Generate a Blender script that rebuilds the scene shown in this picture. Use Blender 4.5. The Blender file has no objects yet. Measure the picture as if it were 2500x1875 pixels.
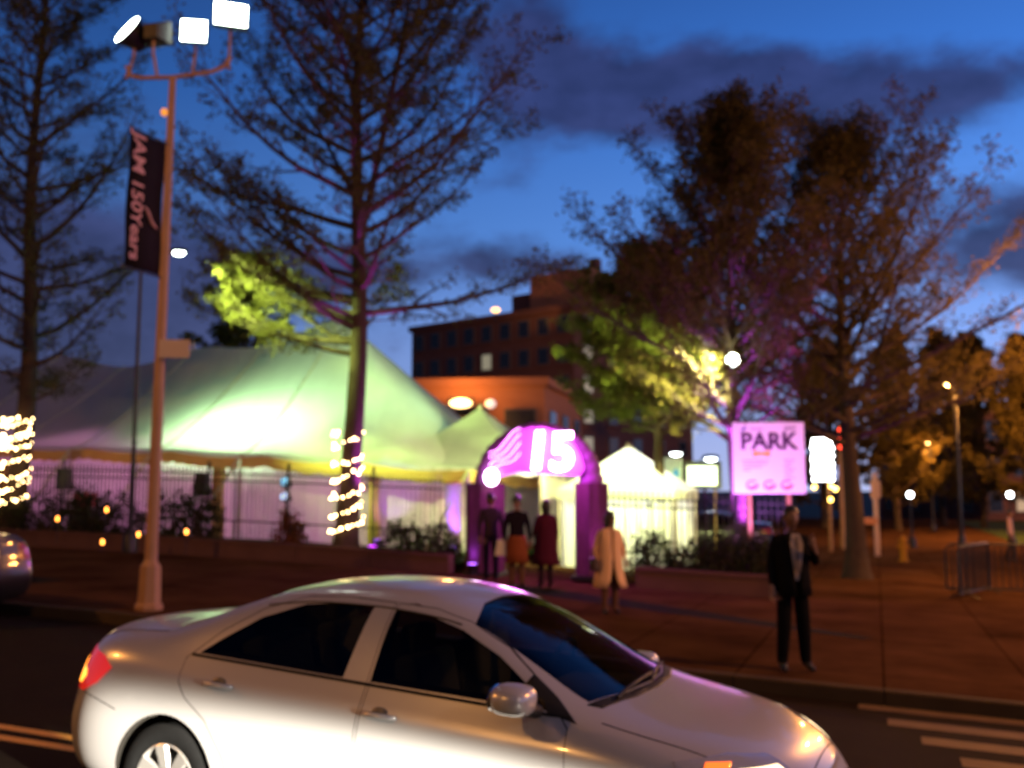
import bpy, bmesh, math, random
from mathutils import Vector, Matrix
from mathutils.bvhtree import BVHTree

scene = bpy.context.scene
COL = scene.collection
PI = math.pi
rad = math.radians

# ------------------------------------------------------------------ camera
EYE = 2.0
PITCH = rad(6.15)
cam_data = bpy.data.cameras.new('camera')
cam_data.sensor_width = 36.0
cam_data.lens = 35.0
cam_data.clip_end = 3000
cam_data.dof.use_dof = True
cam_data.dof.focus_distance = 2.0
cam_data.dof.aperture_fstop = 2.9
cam = bpy.data.objects.new('camera', cam_data)
COL.objects.link(cam)
cam.location = (0, 0, EYE)
cam.rotation_euler = (PI / 2 + PITCH, 0, 0)
scene.camera = cam

# ------------------------------------------------------------------ view
scene.view_settings.view_transform = 'Standard'
scene.view_settings.look = 'None'
scene.view_settings.exposure = 0.0
scene.view_settings.gamma = 1.0
scene.cycles.use_denoising = True
scene.cycles.max_bounces = 5
scene.cycles.diffuse_bounces = 2
scene.cycles.glossy_bounces = 2
scene.cycles.transparent_max_bounces = 12
scene.cycles.sample_clamp_indirect = 4.0
scene.cycles.sample_clamp_direct = 0.0
scene.cycles.caustics_reflective = False
scene.cycles.caustics_refractive = False

# ------------------------------------------------------------------ dusk sky
world = bpy.data.worlds.new('World')
scene.world = world
world.use_nodes = True
wn, wl = world.node_tree.nodes, world.node_tree.links
wn.clear()
def W(kind, **kw):
    n = wn.new(kind)
    for k, v in kw.items():
        setattr(n, k, v)
    return n
def wmath(op, a, b=None, c=None):
    n = W('ShaderNodeMath', operation=op)
    for i, q in enumerate((a, b, c)):
        if q is None:
            continue
        if isinstance(q, (int, float)):
            n.inputs[i].default_value = q
        else:
            wl.new(q, n.inputs[i])
    return n.outputs[0]
def wmix(fac, a, b):
    n = W('ShaderNodeMix', data_type='RGBA')
    if isinstance(fac, (int, float)):
        n.inputs[0].default_value = fac
    else:
        wl.new(fac, n.inputs[0])
    for i, q in ((6, a), (7, b)):
        if isinstance(q, tuple):
            n.inputs[i].default_value = (*q, 1)
        else:
            wl.new(q, n.inputs[i])
    return n.outputs[2]
tc = W('ShaderNodeTexCoord')
sep = W('ShaderNodeSeparateXYZ')
wl.new(tc.outputs['Generated'], sep.inputs[0])
dx, dy, dz = sep.outputs
elev = wmath('ARCSINE', dz)                     # radians above the horizon
azim = wmath('ARCTAN2', dx, dy)                 # 0 straight down the view, + to the right
sky = W('ShaderNodeTexSky', sky_type='NISHITA')
sky.sun_disc = False
sky.sun_elevation = rad(-4.0)
sky.sun_rotation = rad(75)                      # the sun has set to the right
sky.air_density = 1.0
sky.ozone_density = 4.0
# twilight arch: paler and brighter low down and towards the sunset side
g1 = W('ShaderNodeValToRGB')
wl.new(wmath('ADD', wmath('MULTIPLY', elev, 1.15), 0.02), g1.inputs[0])
cr = g1.color_ramp
cr.elements[0].position = 0.0; cr.elements[0].color = (0.33, 0.36, 0.56, 1)
cr.elements[1].position = 1.0; cr.elements[1].color = (0.006, 0.018, 0.075, 1)
for p, c in ((0.16, (0.17, 0.27, 0.58)), (0.30, (0.070, 0.19, 0.52)), (0.46, (0.028, 0.115, 0.40)), (0.66, (0.012, 0.05, 0.20))):
    e = cr.elements.new(p); e.color = (*c, 1)
side = wmath('ADD', wmath('MULTIPLY', wmath('SINE', wmath('ADD', azim, 0.27)), 0.58), 0.56)
side = wmath('MAXIMUM', side, 0.16)
clear = W('ShaderNodeVectorMath', operation='SCALE')
wl.new(g1.outputs[0], clear.inputs[0]); wl.new(side, clear.inputs[3])
nsk = W('ShaderNodeVectorMath', operation='MULTIPLY_ADD')
wl.new(sky.outputs[0], nsk.inputs[0]); nsk.inputs[1].default_value = (0.25, 0.25, 0.25); wl.new(clear.outputs[0], nsk.inputs[2])
# ragged dark cloud: noise on a flat layer overhead plus a few banks
lay = W('ShaderNodeCombineXYZ')
den = wmath('ADD', wmath('MAXIMUM', dz, 0.0), 0.16)
wl.new(wmath('DIVIDE', dx, den), lay.inputs[0]); wl.new(wmath('DIVIDE', dy, den), lay.inputs[1])
nz = W('ShaderNodeTexNoise'); nz.inputs['Scale'].default_value = 1.5; nz.inputs['Detail'].default_value = 6; nz.inputs['Roughness'].default_value = 0.55
wl.new(lay.outputs[0], nz.inputs['Vector'])
aez = W('ShaderNodeCombineXYZ'); wl.new(azim, aez.inputs[0]); wl.new(wmath('MULTIPLY', elev, 1.7), aez.inputs[1])
nz2 = W('ShaderNodeTexNoise'); nz2.inputs['Scale'].default_value = 9.0; nz2.inputs['Detail'].default_value = 5; nz2.inputs['Roughness'].default_value = 0.6
wl.new(aez.outputs[0], nz2.inputs['Vector'])
def bank(a, e, wa, we, amp):
    x = wmath('DIVIDE', wmath('SUBTRACT', azim, rad(a)), rad(wa))
    y = wmath('DIVIDE', wmath('SUBTRACT', elev, rad(e)), rad(we))
    r2 = wmath('ADD', wmath('MULTIPLY', x, x), wmath('MULTIPLY', y, y))
    return wmath('MULTIPLY', wmath('POWER', 2.718, wmath('MULTIPLY', r2, -1.0)), amp)
cloud = wmath('MULTIPLY', wmath('SUBTRACT', nz.outputs[0], 0.50), 1.1)
for b in ((0.6, 24.6, 3.8, 6.5, 0.80), (10.0, 22.4, 7.5, 2.9, 1.30), (20.5, 20.8, 7.5, 2.2, 0.95), (5.4, 17.8, 3.5, 2.4, -0.55), (19, 27.0, 9, 3.0, -0.5),
          (28.0, 12.8, 5.0, 2.6, 0.95), (-23, 9.5, 11, 6.5, 1.2), (2.0, 13.2, 9.0, 1.3, 0.45), (-9, 12.3, 10, 1.2, 0.4),
          (62, 17, 16, 4, 0.6), (-64, 20, 18, 5, 0.5), (130, 22, 22, 5, 0.5), (-140, 16, 20, 5, 0.5)):
    cloud = wmath('ADD', cloud, bank(*b))
cloud = wmath('ADD', cloud, wmath('MULTIPLY', wmath('SUBTRACT', nz2.outputs[0], 0.5), 1.45))
cm = W('ShaderNodeMapRange', interpolation_type='SMOOTHSTEP')
wl.new(cloud, cm.inputs[0]); cm.inputs[1].default_value = 0.10; cm.inputs[2].default_value = 0.78; cm.inputs[3].default_value = 0.0; cm.inputs[4].default_value = 0.93
ccol = W('ShaderNodeValToRGB')
wl.new(wmath('MULTIPLY', elev, 1.3), ccol.inputs[0])
ccol.color_ramp.elements[0].color = (0.030, 0.036, 0.080, 1)
ccol.color_ramp.elements[1].color = (0.012, 0.020, 0.070, 1)
e = ccol.color_ramp.elements.new(0.5); e.color = (0.018, 0.025, 0.085, 1)
nz3 = W('ShaderNodeTexNoise'); nz3.inputs['Scale'].default_value = 14.0; nz3.inputs['Detail'].default_value = 6
wl.new(aez.outputs[0], nz3.inputs['Vector'])
cvar = W('ShaderNodeVectorMath', operation='SCALE'); wl.new(ccol.outputs[0], cvar.inputs[0])
wl.new(wmath('ADD', wmath('MULTIPLY', nz3.outputs[0], 1.7), 0.15), cvar.inputs[3])
final = wmix(cm.outputs[0], nsk.outputs[0], cvar.outputs[0])
below = wmath('LESS_THAN', dz, 0.0)
final = wmix(below, final, (0.010, 0.010, 0.018))
bg = W('ShaderNodeBackground'); bg.inputs[1].default_value = 1.75
wl.new(final, bg.inputs[0])
wo = W('ShaderNodeOutputWorld'); wl.new(bg.outputs[0], wo.inputs[0])
world.cycles_visibility.camera = True

# ------------------------------------------------------------------ places
YAW = rad(20.0)                                  # the street runs from far left to near right
CU, SU = math.cos(YAW), math.sin(YAW)
def S(u, v):                                     # street coordinates -> world x, y
    return (CU * u + SU * v, -SU * u + CU * v)
def gz(x):                                       # the street falls to the right
    return -0.043 * 14 * math.tanh(x / 14.0)
def uv(x, y):
    return (CU * x - SU * y, SU * x + CU * y)
F = 2431.0
def at(px, py, d):                               # point seen at a photograph pixel, d metres ahead
    xc, yc = (px - 1250) / F, -(py - 937.5) / F
    c, s = math.cos(PITCH), math.sin(PITCH)
    y, z = c - yc * s, s + yc * c
    k = d / y
    return Vector((xc * k, d, EYE + z * k))
def onv(px, v):                                  # ground x, y at that column on the street line v
    t = (px - 1250) / F / math.cos(PITCH)
    d = v / (CU + SU * t)
    return (t * d, d)
KERB, SIDE = 11.0, 0.15                          # kerb line and pavement height
WALLV = 20.2

# ------------------------------------------------------------------ materials
MATS = {}
def mat(name, col=(0.5, 0.5, 0.5), rough=0.6, metal=0.0, emit=None, strength=0.0, spec=0.5, coat=0.0,
        noise=0.0, scale=6.0, bump=0.0, transl=0.0, sample=True, stretch=None, bumpd=0.02):
    if name in MATS:
        return MATS[name]
    m = bpy.data.materials.new(name); m.use_nodes = True
    nt = m.node_tree; n, l = nt.nodes, nt.links
    b = n['Principled BSDF']
    b.inputs['Base Color'].default_value = (*col, 1)
    b.inputs['Roughness'].default_value = rough
    b.inputs['Metallic'].default_value = metal
    b.inputs['Specular IOR Level'].default_value = spec if rough < 0.62 else min(spec, 0.04)
    b.inputs['Coat Weight'].default_value = coat
    b.inputs['Coat Roughness'].default_value = 0.05
    if emit:
        b.inputs['Emission Color'].default_value = (*emit, 1)
        b.inputs['Emission Strength'].default_value = strength
    colsock = None
    if noise or bump:
        t = n.new('ShaderNodeTexCoord'); mp = n.new('ShaderNodeMapping')
        l.new(t.outputs['Object'], mp.inputs[0])
        if stretch:
            mp.inputs['Scale'].default_value = stretch
        z = n.new('ShaderNodeTexNoise'); z.inputs['Scale'].default_value = scale; z.inputs['Detail'].default_value = 6
        z.inputs['Roughness'].default_value = 0.62
        l.new(mp.outputs[0], z.inputs['Vector'])
        if noise:
            mx = n.new('ShaderNodeMix'); mx.data_type = 'RGBA'
            l.new(z.outputs[0], mx.inputs[0])
            mx.inputs[6].default_value = (*[max(0, c * (1 - noise)) for c in col], 1)
            mx.inputs[7].default_value = (*[min(1, c * (1 + noise)) for c in col], 1)
            colsock = mx.outputs[2]
            l.new(colsock, b.inputs['Base Color'])
        if bump:
            bp = n.new('ShaderNodeBump'); bp.inputs['Strength'].default_value = bump; bp.inputs['Distance'].default_value = bumpd
            l.new(z.outputs[0], bp.inputs['Height']); l.new(bp.outputs[0], b.inputs['Normal'])
    if transl:
        tr = n.new('ShaderNodeBsdfTranslucent'); tr.inputs[0].default_value = (*col, 1)
        if colsock:
            l.new(colsock, tr.inputs[0])
        ms = n.new('ShaderNodeMixShader'); ms.inputs[0].default_value = transl
        l.new(b.outputs[0], ms.inputs[1]); l.new(tr.outputs[0], ms.inputs[2])
        l.new(ms.outputs[0], n['Material Output'].inputs[0])
    if emit:
        m.cycles.emission_sampling = 'NONE'
    MATS[name] = m
    return m
def glassmat(name, tint=(0.25, 0.28, 0.28), refl=0.12):
    if name in MATS:
        return MATS[name]
    m = bpy.data.materials.new(name); m.use_nodes = True
    n, l = m.node_tree.nodes, m.node_tree.links
    n.remove(n['Principled BSDF'])
    tr = n.new('ShaderNodeBsdfTransparent'); tr.inputs[0].default_value = (*tint, 1)
    gl = n.new('ShaderNodeBsdfGlossy'); gl.inputs[1].default_value = 0.02
    fr = n.new('ShaderNodeLayerWeight'); fr.inputs[0].default_value = refl
    ms = n.new('ShaderNodeMixShader')
    l.new(fr.outputs[0], ms.inputs[0]); l.new(tr.outputs[0], ms.inputs[1]); l.new(gl.outputs[0], ms.inputs[2])
    l.new(ms.outputs[0], n['Material Output'].inputs[0])
    MATS[name] = m
    return m

# ------------------------------------------------------------------ mesh helpers
def tag(o, label, cat, group=None):
    o['label'] = label; o['category'] = cat
    if group:
        o['group'] = group
    return o
def thing(name, label, cat, loc=(0, 0, 0), rz=0.0, group=None):
    o = bpy.data.objects.new(name, None); COL.objects.link(o)
    o.location = loc; o.rotation_euler = (0, 0, rz)
    o.empty_display_size = 0.2
    return tag(o, label, cat, group)
def link(name, me, parent=None):
    o = bpy.data.objects.new(name, me); COL.objects.link(o)
    if parent is not None:
        o.parent = parent
    return o
class MB:
    def __init__(s):
        s.v, s.f, s.m = [], [], []
    def add(s, vs, fs, mi=0):
        o = len(s.v)
        s.v += [tuple(p) for p in vs]
        s.f += [tuple(i + o for i in f) for f in fs]
        s.m += [mi] * len(fs)
        return s
    def box(s, c, size, rot=None, mi=0, taper=1.0):
        hx, hy, hz = size[0] / 2, size[1] / 2, size[2] / 2
        vs = []
        for z, k in ((-hz, 1.0), (hz, taper)):
            for x, y in ((-hx, -hy), (hx, -hy), (hx, hy), (-hx, hy)):
                p = Vector((x * k, y * k, z))
                if rot is not None:
                    p = rot @ p
                vs.append(p + Vector(c))
        return s.add(vs, [(3, 2, 1, 0), (4, 5, 6, 7), (0, 1, 5, 4), (1, 2, 6, 5), (2, 3, 7, 6), (3, 0, 4, 7)], mi)
    def tube(s, pts, rads, n=8, mi=0, cap=True):
        pts = [Vector(p) for p in pts]
        if isinstance(rads, (int, float)):
            rads = [rads] * len(pts)
        t = (pts[1] - pts[0]).normalized()
        a = t.orthogonal().normalized()
        vs, fs = [], []
        for i, p in enumerate(pts):
            if i == 0:
                tn = pts[1] - p
            elif i == len(pts) - 1:
                tn = p - pts[i - 1]
            else:
                tn = pts[i + 1] - pts[i - 1]
            tn = tn.normalized() if tn.length > 1e-9 else t
            a = (a - tn * a.dot(tn))
            a = a.normalized() if a.length > 1e-6 else tn.orthogonal().normalized()
            b = tn.cross(a)
            for k in range(n):
                w = 2 * PI * k / n
                vs.append(p + (a * math.cos(w) + b * math.sin(w)) * rads[i])
        for i in range(len(pts) - 1):
            for k in range(n):
                q = (k + 1) % n
                fs.append((i * n + k, i * n + q, (i + 1) * n + q, (i + 1) * n + k))
        if cap:
            fs.append(tuple(range(n - 1, -1, -1)))
            fs.append(tuple((len(pts) - 1) * n + k for k in range(n)))
        return s.add(vs, fs, mi)
    def lathe(s, prof, n=24, M=None, mi=0, closed=False):      # prof: (r, z) list, about z
        vs, fs = [], []
        for r, z in prof:
            for k in range(n):
                w = 2 * PI * k / n
                p = Vector((r * math.cos(w), r * math.sin(w), z))
                vs.append(M @ p if M is not None else p)
        m = len(prof)
        for i in range(m if closed else m - 1):
            j = (i + 1) % m
            for k in range(n):
                q = (k + 1) % n
                fs.append((i * n + k, i * n + q, j * n + q, j * n + k))
        if not closed:
            fs.append(tuple(range(n - 1, -1, -1)))
            fs.append(tuple((m - 1) * n + k for k in range(n)))
        return s.add(vs, fs, mi)
    def ball(s, c, r, n=10, mi=0, sc=(1, 1, 1), M=None):
        prof = [(max(1e-3, math.sin(PI * i / n)) * r, -math.cos(PI * i / n) * r) for i in range(n + 1)]
        T = Matrix.Translation(Vector(c)) @ (M if M is not None else Matrix.Identity(4)) @ Matrix.Diagonal((*sc, 1))
        return s.lathe(prof, n=max(8, n + 2), M=T, mi=mi)
    def prism(s, poly, ext, mi=0):                             # poly: list of Vectors, extruded by ext both caps
        n = len(poly); ext = Vector(ext)
        vs = [Vector(p) for p in poly] + [Vector(p) + ext for p in poly]
        fs = [tuple(range(n)), tuple(range(2 * n - 1, n - 1, -1))]
        fs += [(i, i + n, (i + 1) % n + n, (i + 1) % n) for i in range(n)]
        return s.add(vs, fs, mi)
    def mesh(s, name, mats=(), smooth=None, fix=True):
        me = bpy.data.meshes.new(name)
        me.from_pydata(s.v, [], s.f)
        for m in (mats if isinstance(mats, (list, tuple)) else [mats]):
            me.materials.append(m)
        if any(s.m):
            me.polygons.foreach_set('material_index', s.m)
        if fix:
            bm = bmesh.new(); bm.from_mesh(me)
            bmesh.ops.recalc_face_normals(bm, faces=bm.faces)
            bm.to_mesh(me); bm.free()
        if smooth is not None:
            me.polygons.foreach_set('use_smooth', [True] * len(me.polygons))
            me.set_sharp_from_angle(angle=rad(smooth))
        me.update()
        return me
    def build(s, name, mats, parent=None, smooth=None, fix=True):
        return link(name, s.mesh(name, mats, smooth, fix), parent)
def bevelled(o, w=0.01, seg=2):
    m = o.modifiers.new('bevel', 'BEVEL'); m.width = w; m.segments = seg; m.limit_method = 'ANGLE'; m.angle_limit = rad(40)
    return o
def baked(o):                                                   # object with modifiers -> plain mesh
    dg = bpy.context.evaluated_depsgraph_get()
    return bpy.data.meshes.new_from_object(o.evaluated_get(dg), preserve_all_data_layers=True, depsgraph=dg)
def copy_tree(o, parent=None):
    c = o.copy(); COL.objects.link(c)
    if parent is not None:
        c.parent = parent
    for ch in list(o.children):
        copy_tree(ch, c)
    return c
def lamp(name, kind, loc, power, col, radius=0.1, aim=None, size=None, blend=0.4, parent=None):
    d = bpy.data.lights.new(name, kind)
    d.energy = power; d.color = col
    if kind in ('POINT', 'SPOT'):
        d.shadow_soft_size = radius
    if kind == 'SPOT':
        d.spot_size = size; d.spot_blend = blend
    o = bpy.data.objects.new(name, d); COL.objects.link(o)
    o.location = loc
    if aim is not None:
        o.rotation_euler = (Vector(aim) - Vector(loc)).to_track_quat('-Z', 'Y').to_euler()
    return o
def text_mesh(name, body, size, m, parent=None, extrude=0.004, align='CENTER', bold=0.0, shear=0.0):
    c = bpy.data.curves.new(name, 'FONT'); c.body = body; c.size = size; c.extrude = extrude
    c.align_x = align; c.align_y = 'CENTER'; c.offset = bold; c.shear = shear; c.resolution_u = 3
    o = bpy.data.objects.new(name, c); COL.objects.link(o)
    me = baked(o)
    COL.objects.unlink(o); bpy.data.objects.remove(o)
    me.materials.clear(); me.materials.append(m)
    return link(name, me, parent)
SODIUM = (1.0, 0.38, 0.07)
MAGENTA = (0.85, 0.10, 1.0)
VIOLET = (0.42, 0.12, 1.0)
MERC = (0.80, 1.0, 0.72)
# ------------------------------------------------------------------ setting: ground, road, pavement
def struct(o):
    o['kind'] = 'structure'
    return o
def sheet(name, us, vs, off, m):
    mb = MB(); pts = []; fs = []
    for u in us:
        for v in vs:
            x, y = S(u, v)
            pts.append((x, y, gz(x) + off))
    k = len(vs)
    for i in range(len(us) - 1):
        for j in range(k - 1):
            fs.append((i * k + j, (i + 1) * k + j, (i + 1) * k + j + 1, i * k + j + 1))
    mb.add(pts, fs)
    o = mb.build(name, [m], smooth=60)
    bm = bmesh.new(); bm.from_mesh(o.data)
    for f in bm.faces:
        if f.normal.z < 0:
            f.normal_flip()
    bm.to_mesh(o.data); bm.free()
    return o
def rng(a, b, st):
    n = max(1, int(round((b - a) / st)))
    return [a + (b - a) * i / n for i in range(n + 1)]
asphalt = mat('asphalt', (0.014, 0.009, 0.005), rough=0.92, noise=0.45, scale=2.2, bump=0.25, spec=0.12)
concrete = bpy.data.materials.new('pavement_concrete'); concrete.use_nodes = True
_n, _l = concrete.node_tree.nodes, concrete.node_tree.links
_b = _n['Principled BSDF']; _b.inputs['Roughness'].default_value = 0.92; _b.inputs['Specular IOR Level'].default_value = 0.0
_t = _n.new('ShaderNodeTexCoord'); _m = _n.new('ShaderNodeMapping'); _m.inputs['Rotation'].default_value = (0, 0, YAW)
_l.new(_t.outputs['Object'], _m.inputs[0])
_br = _n.new('ShaderNodeTexBrick'); _l.new(_m.outputs[0], _br.inputs['Vector'])
_br.inputs['Scale'].default_value = 1.0; _br.inputs['Brick Width'].default_value = 1.5; _br.inputs['Row Height'].default_value = 1.5
_br.inputs['Mortar Size'].default_value = 0.012; _br.offset = 0.0
_br.inputs['Color1'].default_value = (0.074, 0.036, 0.017, 1); _br.inputs['Color2'].default_value = (0.060, 0.029, 0.014, 1); _br.inputs['Mortar'].default_value = (0.018, 0.008, 0.002, 1)
_z = _n.new('ShaderNodeTexNoise'); _z.inputs['Scale'].default_value = 0.55; _z.inputs['Detail'].default_value = 8; _z.inputs['Roughness'].default_value = 0.68
_l.new(_t.outputs['Object'], _z.inputs['Vector'])
_r = _n.new('ShaderNodeMapRange'); _l.new(_z.outputs[0], _r.inputs[0]); _r.inputs[1].default_value = 0.3; _r.inputs[2].default_value = 0.7; _r.inputs[3].default_value = 0.42; _r.inputs[4].default_value = 1.35
_x = _n.new('ShaderNodeVectorMath'); _x.operation = 'SCALE'; _l.new(_br.outputs[0], _x.inputs[0]); _l.new(_r.outputs[0], _x.inputs[3]); _l.new(_x.outputs[0], _b.inputs['Base Color'])
kerbm = mat('kerb_stone', (0.050, 0.034, 0.018), rough=0.85, noise=0.3, scale=3.0, bump=0.2)
shadow_tone = mat('shadow_tone', (0.007, 0.005, 0.003), rough=0.95, noise=0.5, scale=8, bump=0.5)  # near-black colour that stands for shadow on the pavement
turf = mat('turf', (0.035, 0.055, 0.014), rough=0.95, noise=0.5, scale=14, bump=0.6)
paint_y = mat('yellow_line', (0.50, 0.27, 0.03), rough=0.6, noise=0.35, scale=7)
paint_w = mat('white_line', (0.13, 0.085, 0.05), rough=0.7, noise=0.35, scale=5)
far = [-900, -400, -200, -100] + rng(-60, 60, 6) + [100, 200, 400, 900]
farv = [-300, -100, -40] + rng(-20, 110, 10) + [150, 250, 500, 1200]
struct(sheet('ground', far, farv, -0.06, mat('far_ground', (0.05, 0.045, 0.035), rough=0.9, noise=0.4, scale=0.4)))
struct(sheet('road', rng(-60, 60, 2), rng(-12, KERB, 1.0), 0.0, asphalt))
struct(sheet('pavement', rng(-60, 80, 2), [KERB + 0.15] + rng(12, 30, 2) + [40, 55, 75, 95], SIDE, concrete))
# kerb stone with a real step
mb = MB()
us = rng(-60, 60, 1.5)
for i in range(len(us) - 1):
    c = []
    for u in (us[i] + 0.006, us[i + 1] - 0.006):
        for v, z in ((KERB, -0.05), (KERB, SIDE - 0.012), (KERB + 0.02, SIDE + 0.004), (KERB + 0.16, SIDE + 0.004)):
            x, y = S(u, v); c.append((x, y, gz(x) + z))
    mb.add(c, [(0, 4, 5, 1), (1, 5, 6, 2), (2, 6, 7, 3), (0, 1, 2, 3), (4, 7, 6, 5)])
struct(mb.build('kerb', [kerbm]))
# yellow centre lines, crossing bars
for k, v in enumerate((5.88, 6.12)):
    struct(sheet('centre_line', rng(-40, 30, 2), [v, v + 0.115], 0.004, paint_y))
for k in range(8):
    v = 10.72 - 0.64 * k
    u0 = 0.10 + 0.42 * (10.72 - v) - 0.35
    struct(sheet('crossing_bar', rng(u0, u0 + 9.0, 1.5), [v, v + 0.30], 0.004, paint_w))
# cast shadows on the pavement, laid in as near-black strips
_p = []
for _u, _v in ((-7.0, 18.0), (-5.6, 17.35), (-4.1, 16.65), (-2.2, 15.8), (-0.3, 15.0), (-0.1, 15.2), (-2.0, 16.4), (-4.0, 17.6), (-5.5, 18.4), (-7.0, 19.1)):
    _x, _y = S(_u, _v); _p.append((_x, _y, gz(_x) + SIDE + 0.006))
struct(MB().add(_p, [(0, 1, 8, 9), (1, 2, 7, 8), (2, 3, 6, 7), (3, 4, 5, 6)]).build('shadow_strip', [shadow_tone]))
struct(sheet('shadow_strip', rng(-24, -13.4, 0.8), [13.0, 14.0], SIDE + 0.006, shadow_tone))  # left-hand pavement shadow, put in as a dark sheet
# raised beds behind the low walls
UA = uv(*onv(1100, WALLV))[0]; UB = uv(*onv(1545, WALLV))[0]; UC = uv(*onv(1872, WALLV))[0]
BED = 0.36
struct(sheet('lawn', rng(-45, UA, 1.5), rng(WALLV + 0.24, 60, 2), BED, turf))
struct(sheet('planting_bed', rng(UB, UC, 0.7), rng(WALLV + 0.24, 25.0, 1), BED, turf))
struct(sheet('far_lawn', rng(6, 60, 3), rng(46, 90, 4), SIDE + 0.03, turf))
def low_wall(u0, u1, label):
    t = thing('low_wall', label, 'wall', (*S((u0 + u1) / 2, WALLV), 0))
    inv = Matrix.Translation(t.location).inverted()
    m = mat('wall_concrete', (0.10, 0.055, 0.045), rough=0.88, noise=0.3, scale=1.6, bump=0.2)
    n = max(1, int(round((u1 - u0) / 1.9)))
    for i in range(n):
        a = u0 + (u1 - u0) * i / n + 0.006; b = u0 + (u1 - u0) * (i + 1) / n - 0.006
        for nm, v0, v1, z0, z1 in (('wall_block', WALLV, WALLV + 0.25, 0.0, 0.50), ('coping', WALLV - 0.03, WALLV + 0.28, 0.50, 0.57)):
            vs = []
            for z in (z0, z1):
                for u, v in ((a, v0), (b, v0), (b, v1), (a, v1)):
                    x, y = S(u, v); vs.append((x - t.location.x, y - t.location.y, gz(x) + z))
            MB().add(vs, [(3, 2, 1, 0), (4, 5, 6, 7), (0, 1, 5, 4), (1, 2, 6, 5), (2, 3, 7, 6), (3, 0, 4, 7)]).build(nm, [m], t)
low_wall(-34, UA, 'long low concrete retaining wall below the big tent and its shrubs')
low_wall(UB, UC, 'short magenta lit retaining wall under the PARK sign')

# ------------------------------------------------------------------ buildings far behind
def facade_building(name, label, corner, dirA, lenA, dirB, lenB, h, wallm, rows, cols, lit, base=0.0, win=(1.3, 1.5), cols_b=None, litB=()):
    """two visible faces meeting at a near corner; windows are recessed frames with panes"""
    t = thing(name, label, 'building', (corner[0], corner[1], base))
    A = Vector((*dirA, 0)).normalized(); B = Vector((*dirB, 0)).normalized()
    mb = MB()
    p = [Vector((0, 0, 0)), A * lenA, A * lenA + B * lenB, B * lenB]
    mb.add([*p, *[q + Vector((0, 0, h)) for q in p]], [(3, 2, 1, 0), (4, 5, 6, 7), (0, 1, 5, 4), (1, 2, 6, 5), (2, 3, 7, 6), (3, 0, 4, 7)])
    mb.build('wall', [wallm], t)
    # parapet
    pm = MB()
    for q0, D, L in ((Vector((0, 0, h)), A, lenA), (Vector((0, 0, h)), B, lenB)):
        N = Vector((-D.y, D.x, 0))
        c = q0 + D * (L / 2)
        ang = math.atan2(D.y, D.x)
        pm.box(c + Vector((0, 0, 0.25)), (L + 0.5, 0.5, 0.5), rot=Matrix.Rotation(ang, 3, 'Z'))
    pm.build('parapet', [wallm], t)
    frame = mat('window_frame', (0.10, 0.09, 0.08), rough=0.6)
    dark = mat('dark_pane', (0.012, 0.013, 0.018), rough=0.15)
    for D, L, nc, litset in ((A, lenA, cols, lit), (B, lenB, cols_b or cols, litB)):
        ang = math.atan2(D.y, D.x)
        out = Vector((D.y, -D.x, 0))
        other = B if D is A else A
        if out.dot(other) > 0:
            out = -out
        Rz = Matrix.Rotation(ang, 3, 'Z')
        fm = MB().box((0, 0, 0), (win[0] + 0.2, 0.16, win[1] + 0.2), rot=Rz).mesh('window', [frame])
        sm = MB().box((0, 0, -win[1] / 2 - 0.17), (win[0] + 0.5, 0.34, 0.14), rot=Rz).mesh('sill', [wallm])
        pms = {}
        for r in range(rows):
            for c in range(nc):
                pos = D * (L * (c + 0.5) / nc) + Vector((0, 0, h * (r + 0.55) / rows)) + out * 0.02
                w = link('window', fm, t); w.location = pos
                key = 'lit' if (r, c) in litset else 'dark'
                if key not in pms:
                    mm = dark if key == 'dark' else mat('lit_pane_' + name, (0.5, 0.5, 0.4), emit=(0.95, 0.95, 0.62), strength=0.20, sample=False)
                    pms[key] = MB().box((0, 0, 0), (win[0], 0.20, win[1]), rot=Rz).mesh('pane', [mm])
                link('pane', pms[key], w)
                link('sill', sm, w)
    return t
brick_d = mat('dark_brick', (0.13, 0.070, 0.060), rough=0.9, noise=0.3, scale=0.8, stretch=(1, 1, 6), bump=0.1)
brick_o = mat('orange_brick', (0.30, 0.15, 0.09), rough=0.9, noise=0.2, scale=0.7, stretch=(1, 1, 5), bump=0.1)
c0 = at(1401, 740, 80.0); cl = at(1006, 797, 92.0)
dA = (cl.x - c0.x, cl.y - c0.y)
tower = facade_building('apartment_tower', 'tall dark brick apartment block rising behind the white tents', (c0.x, c0.y), dA, math.hypot(*dA), (0.75, 0.66), 15, c0.z + 0.6 - 0.5, brick_d,
                        7, 9, {(3, 5), (4, 3), (5, 4), (2, 7)}, -0.6, (1.0, 1.3), 5, {(r, 0) for r in (1, 2, 3, 4, 5, 6)})
ph = MB()
A = Vector((*dA, 0)).normalized(); Bv = Vector((0.75, 0.66, 0)).normalized()
ang = math.atan2(A.y, A.x)
hz = c0.z + 0.1
o = A * 4.2 + Bv * 5.0 + Vector((0, 0, hz + 2.0))
ph.box(o, (6.2, 5.0, 4.0), rot=Matrix.Rotation(ang, 3, 'Z'))
rt = ph.build('roof_house', [brick_o], tower)
ph = MB(); ph.box(o + Vector((0, 0, 2.2)) + A * 1.0, (0.9, 0.9, 1.2), rot=Matrix.Rotation(ang, 3, 'Z')); ph.build('chimney', [brick_d], rt)
ph = MB(); ph.box(o + Vector((0, 0, 2.4)) - A * 2.1, (0.8, 0.8, 1.7), rot=Matrix.Rotation(ang, 3, 'Z')); ph.build('chimney', [brick_d], rt)
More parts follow.
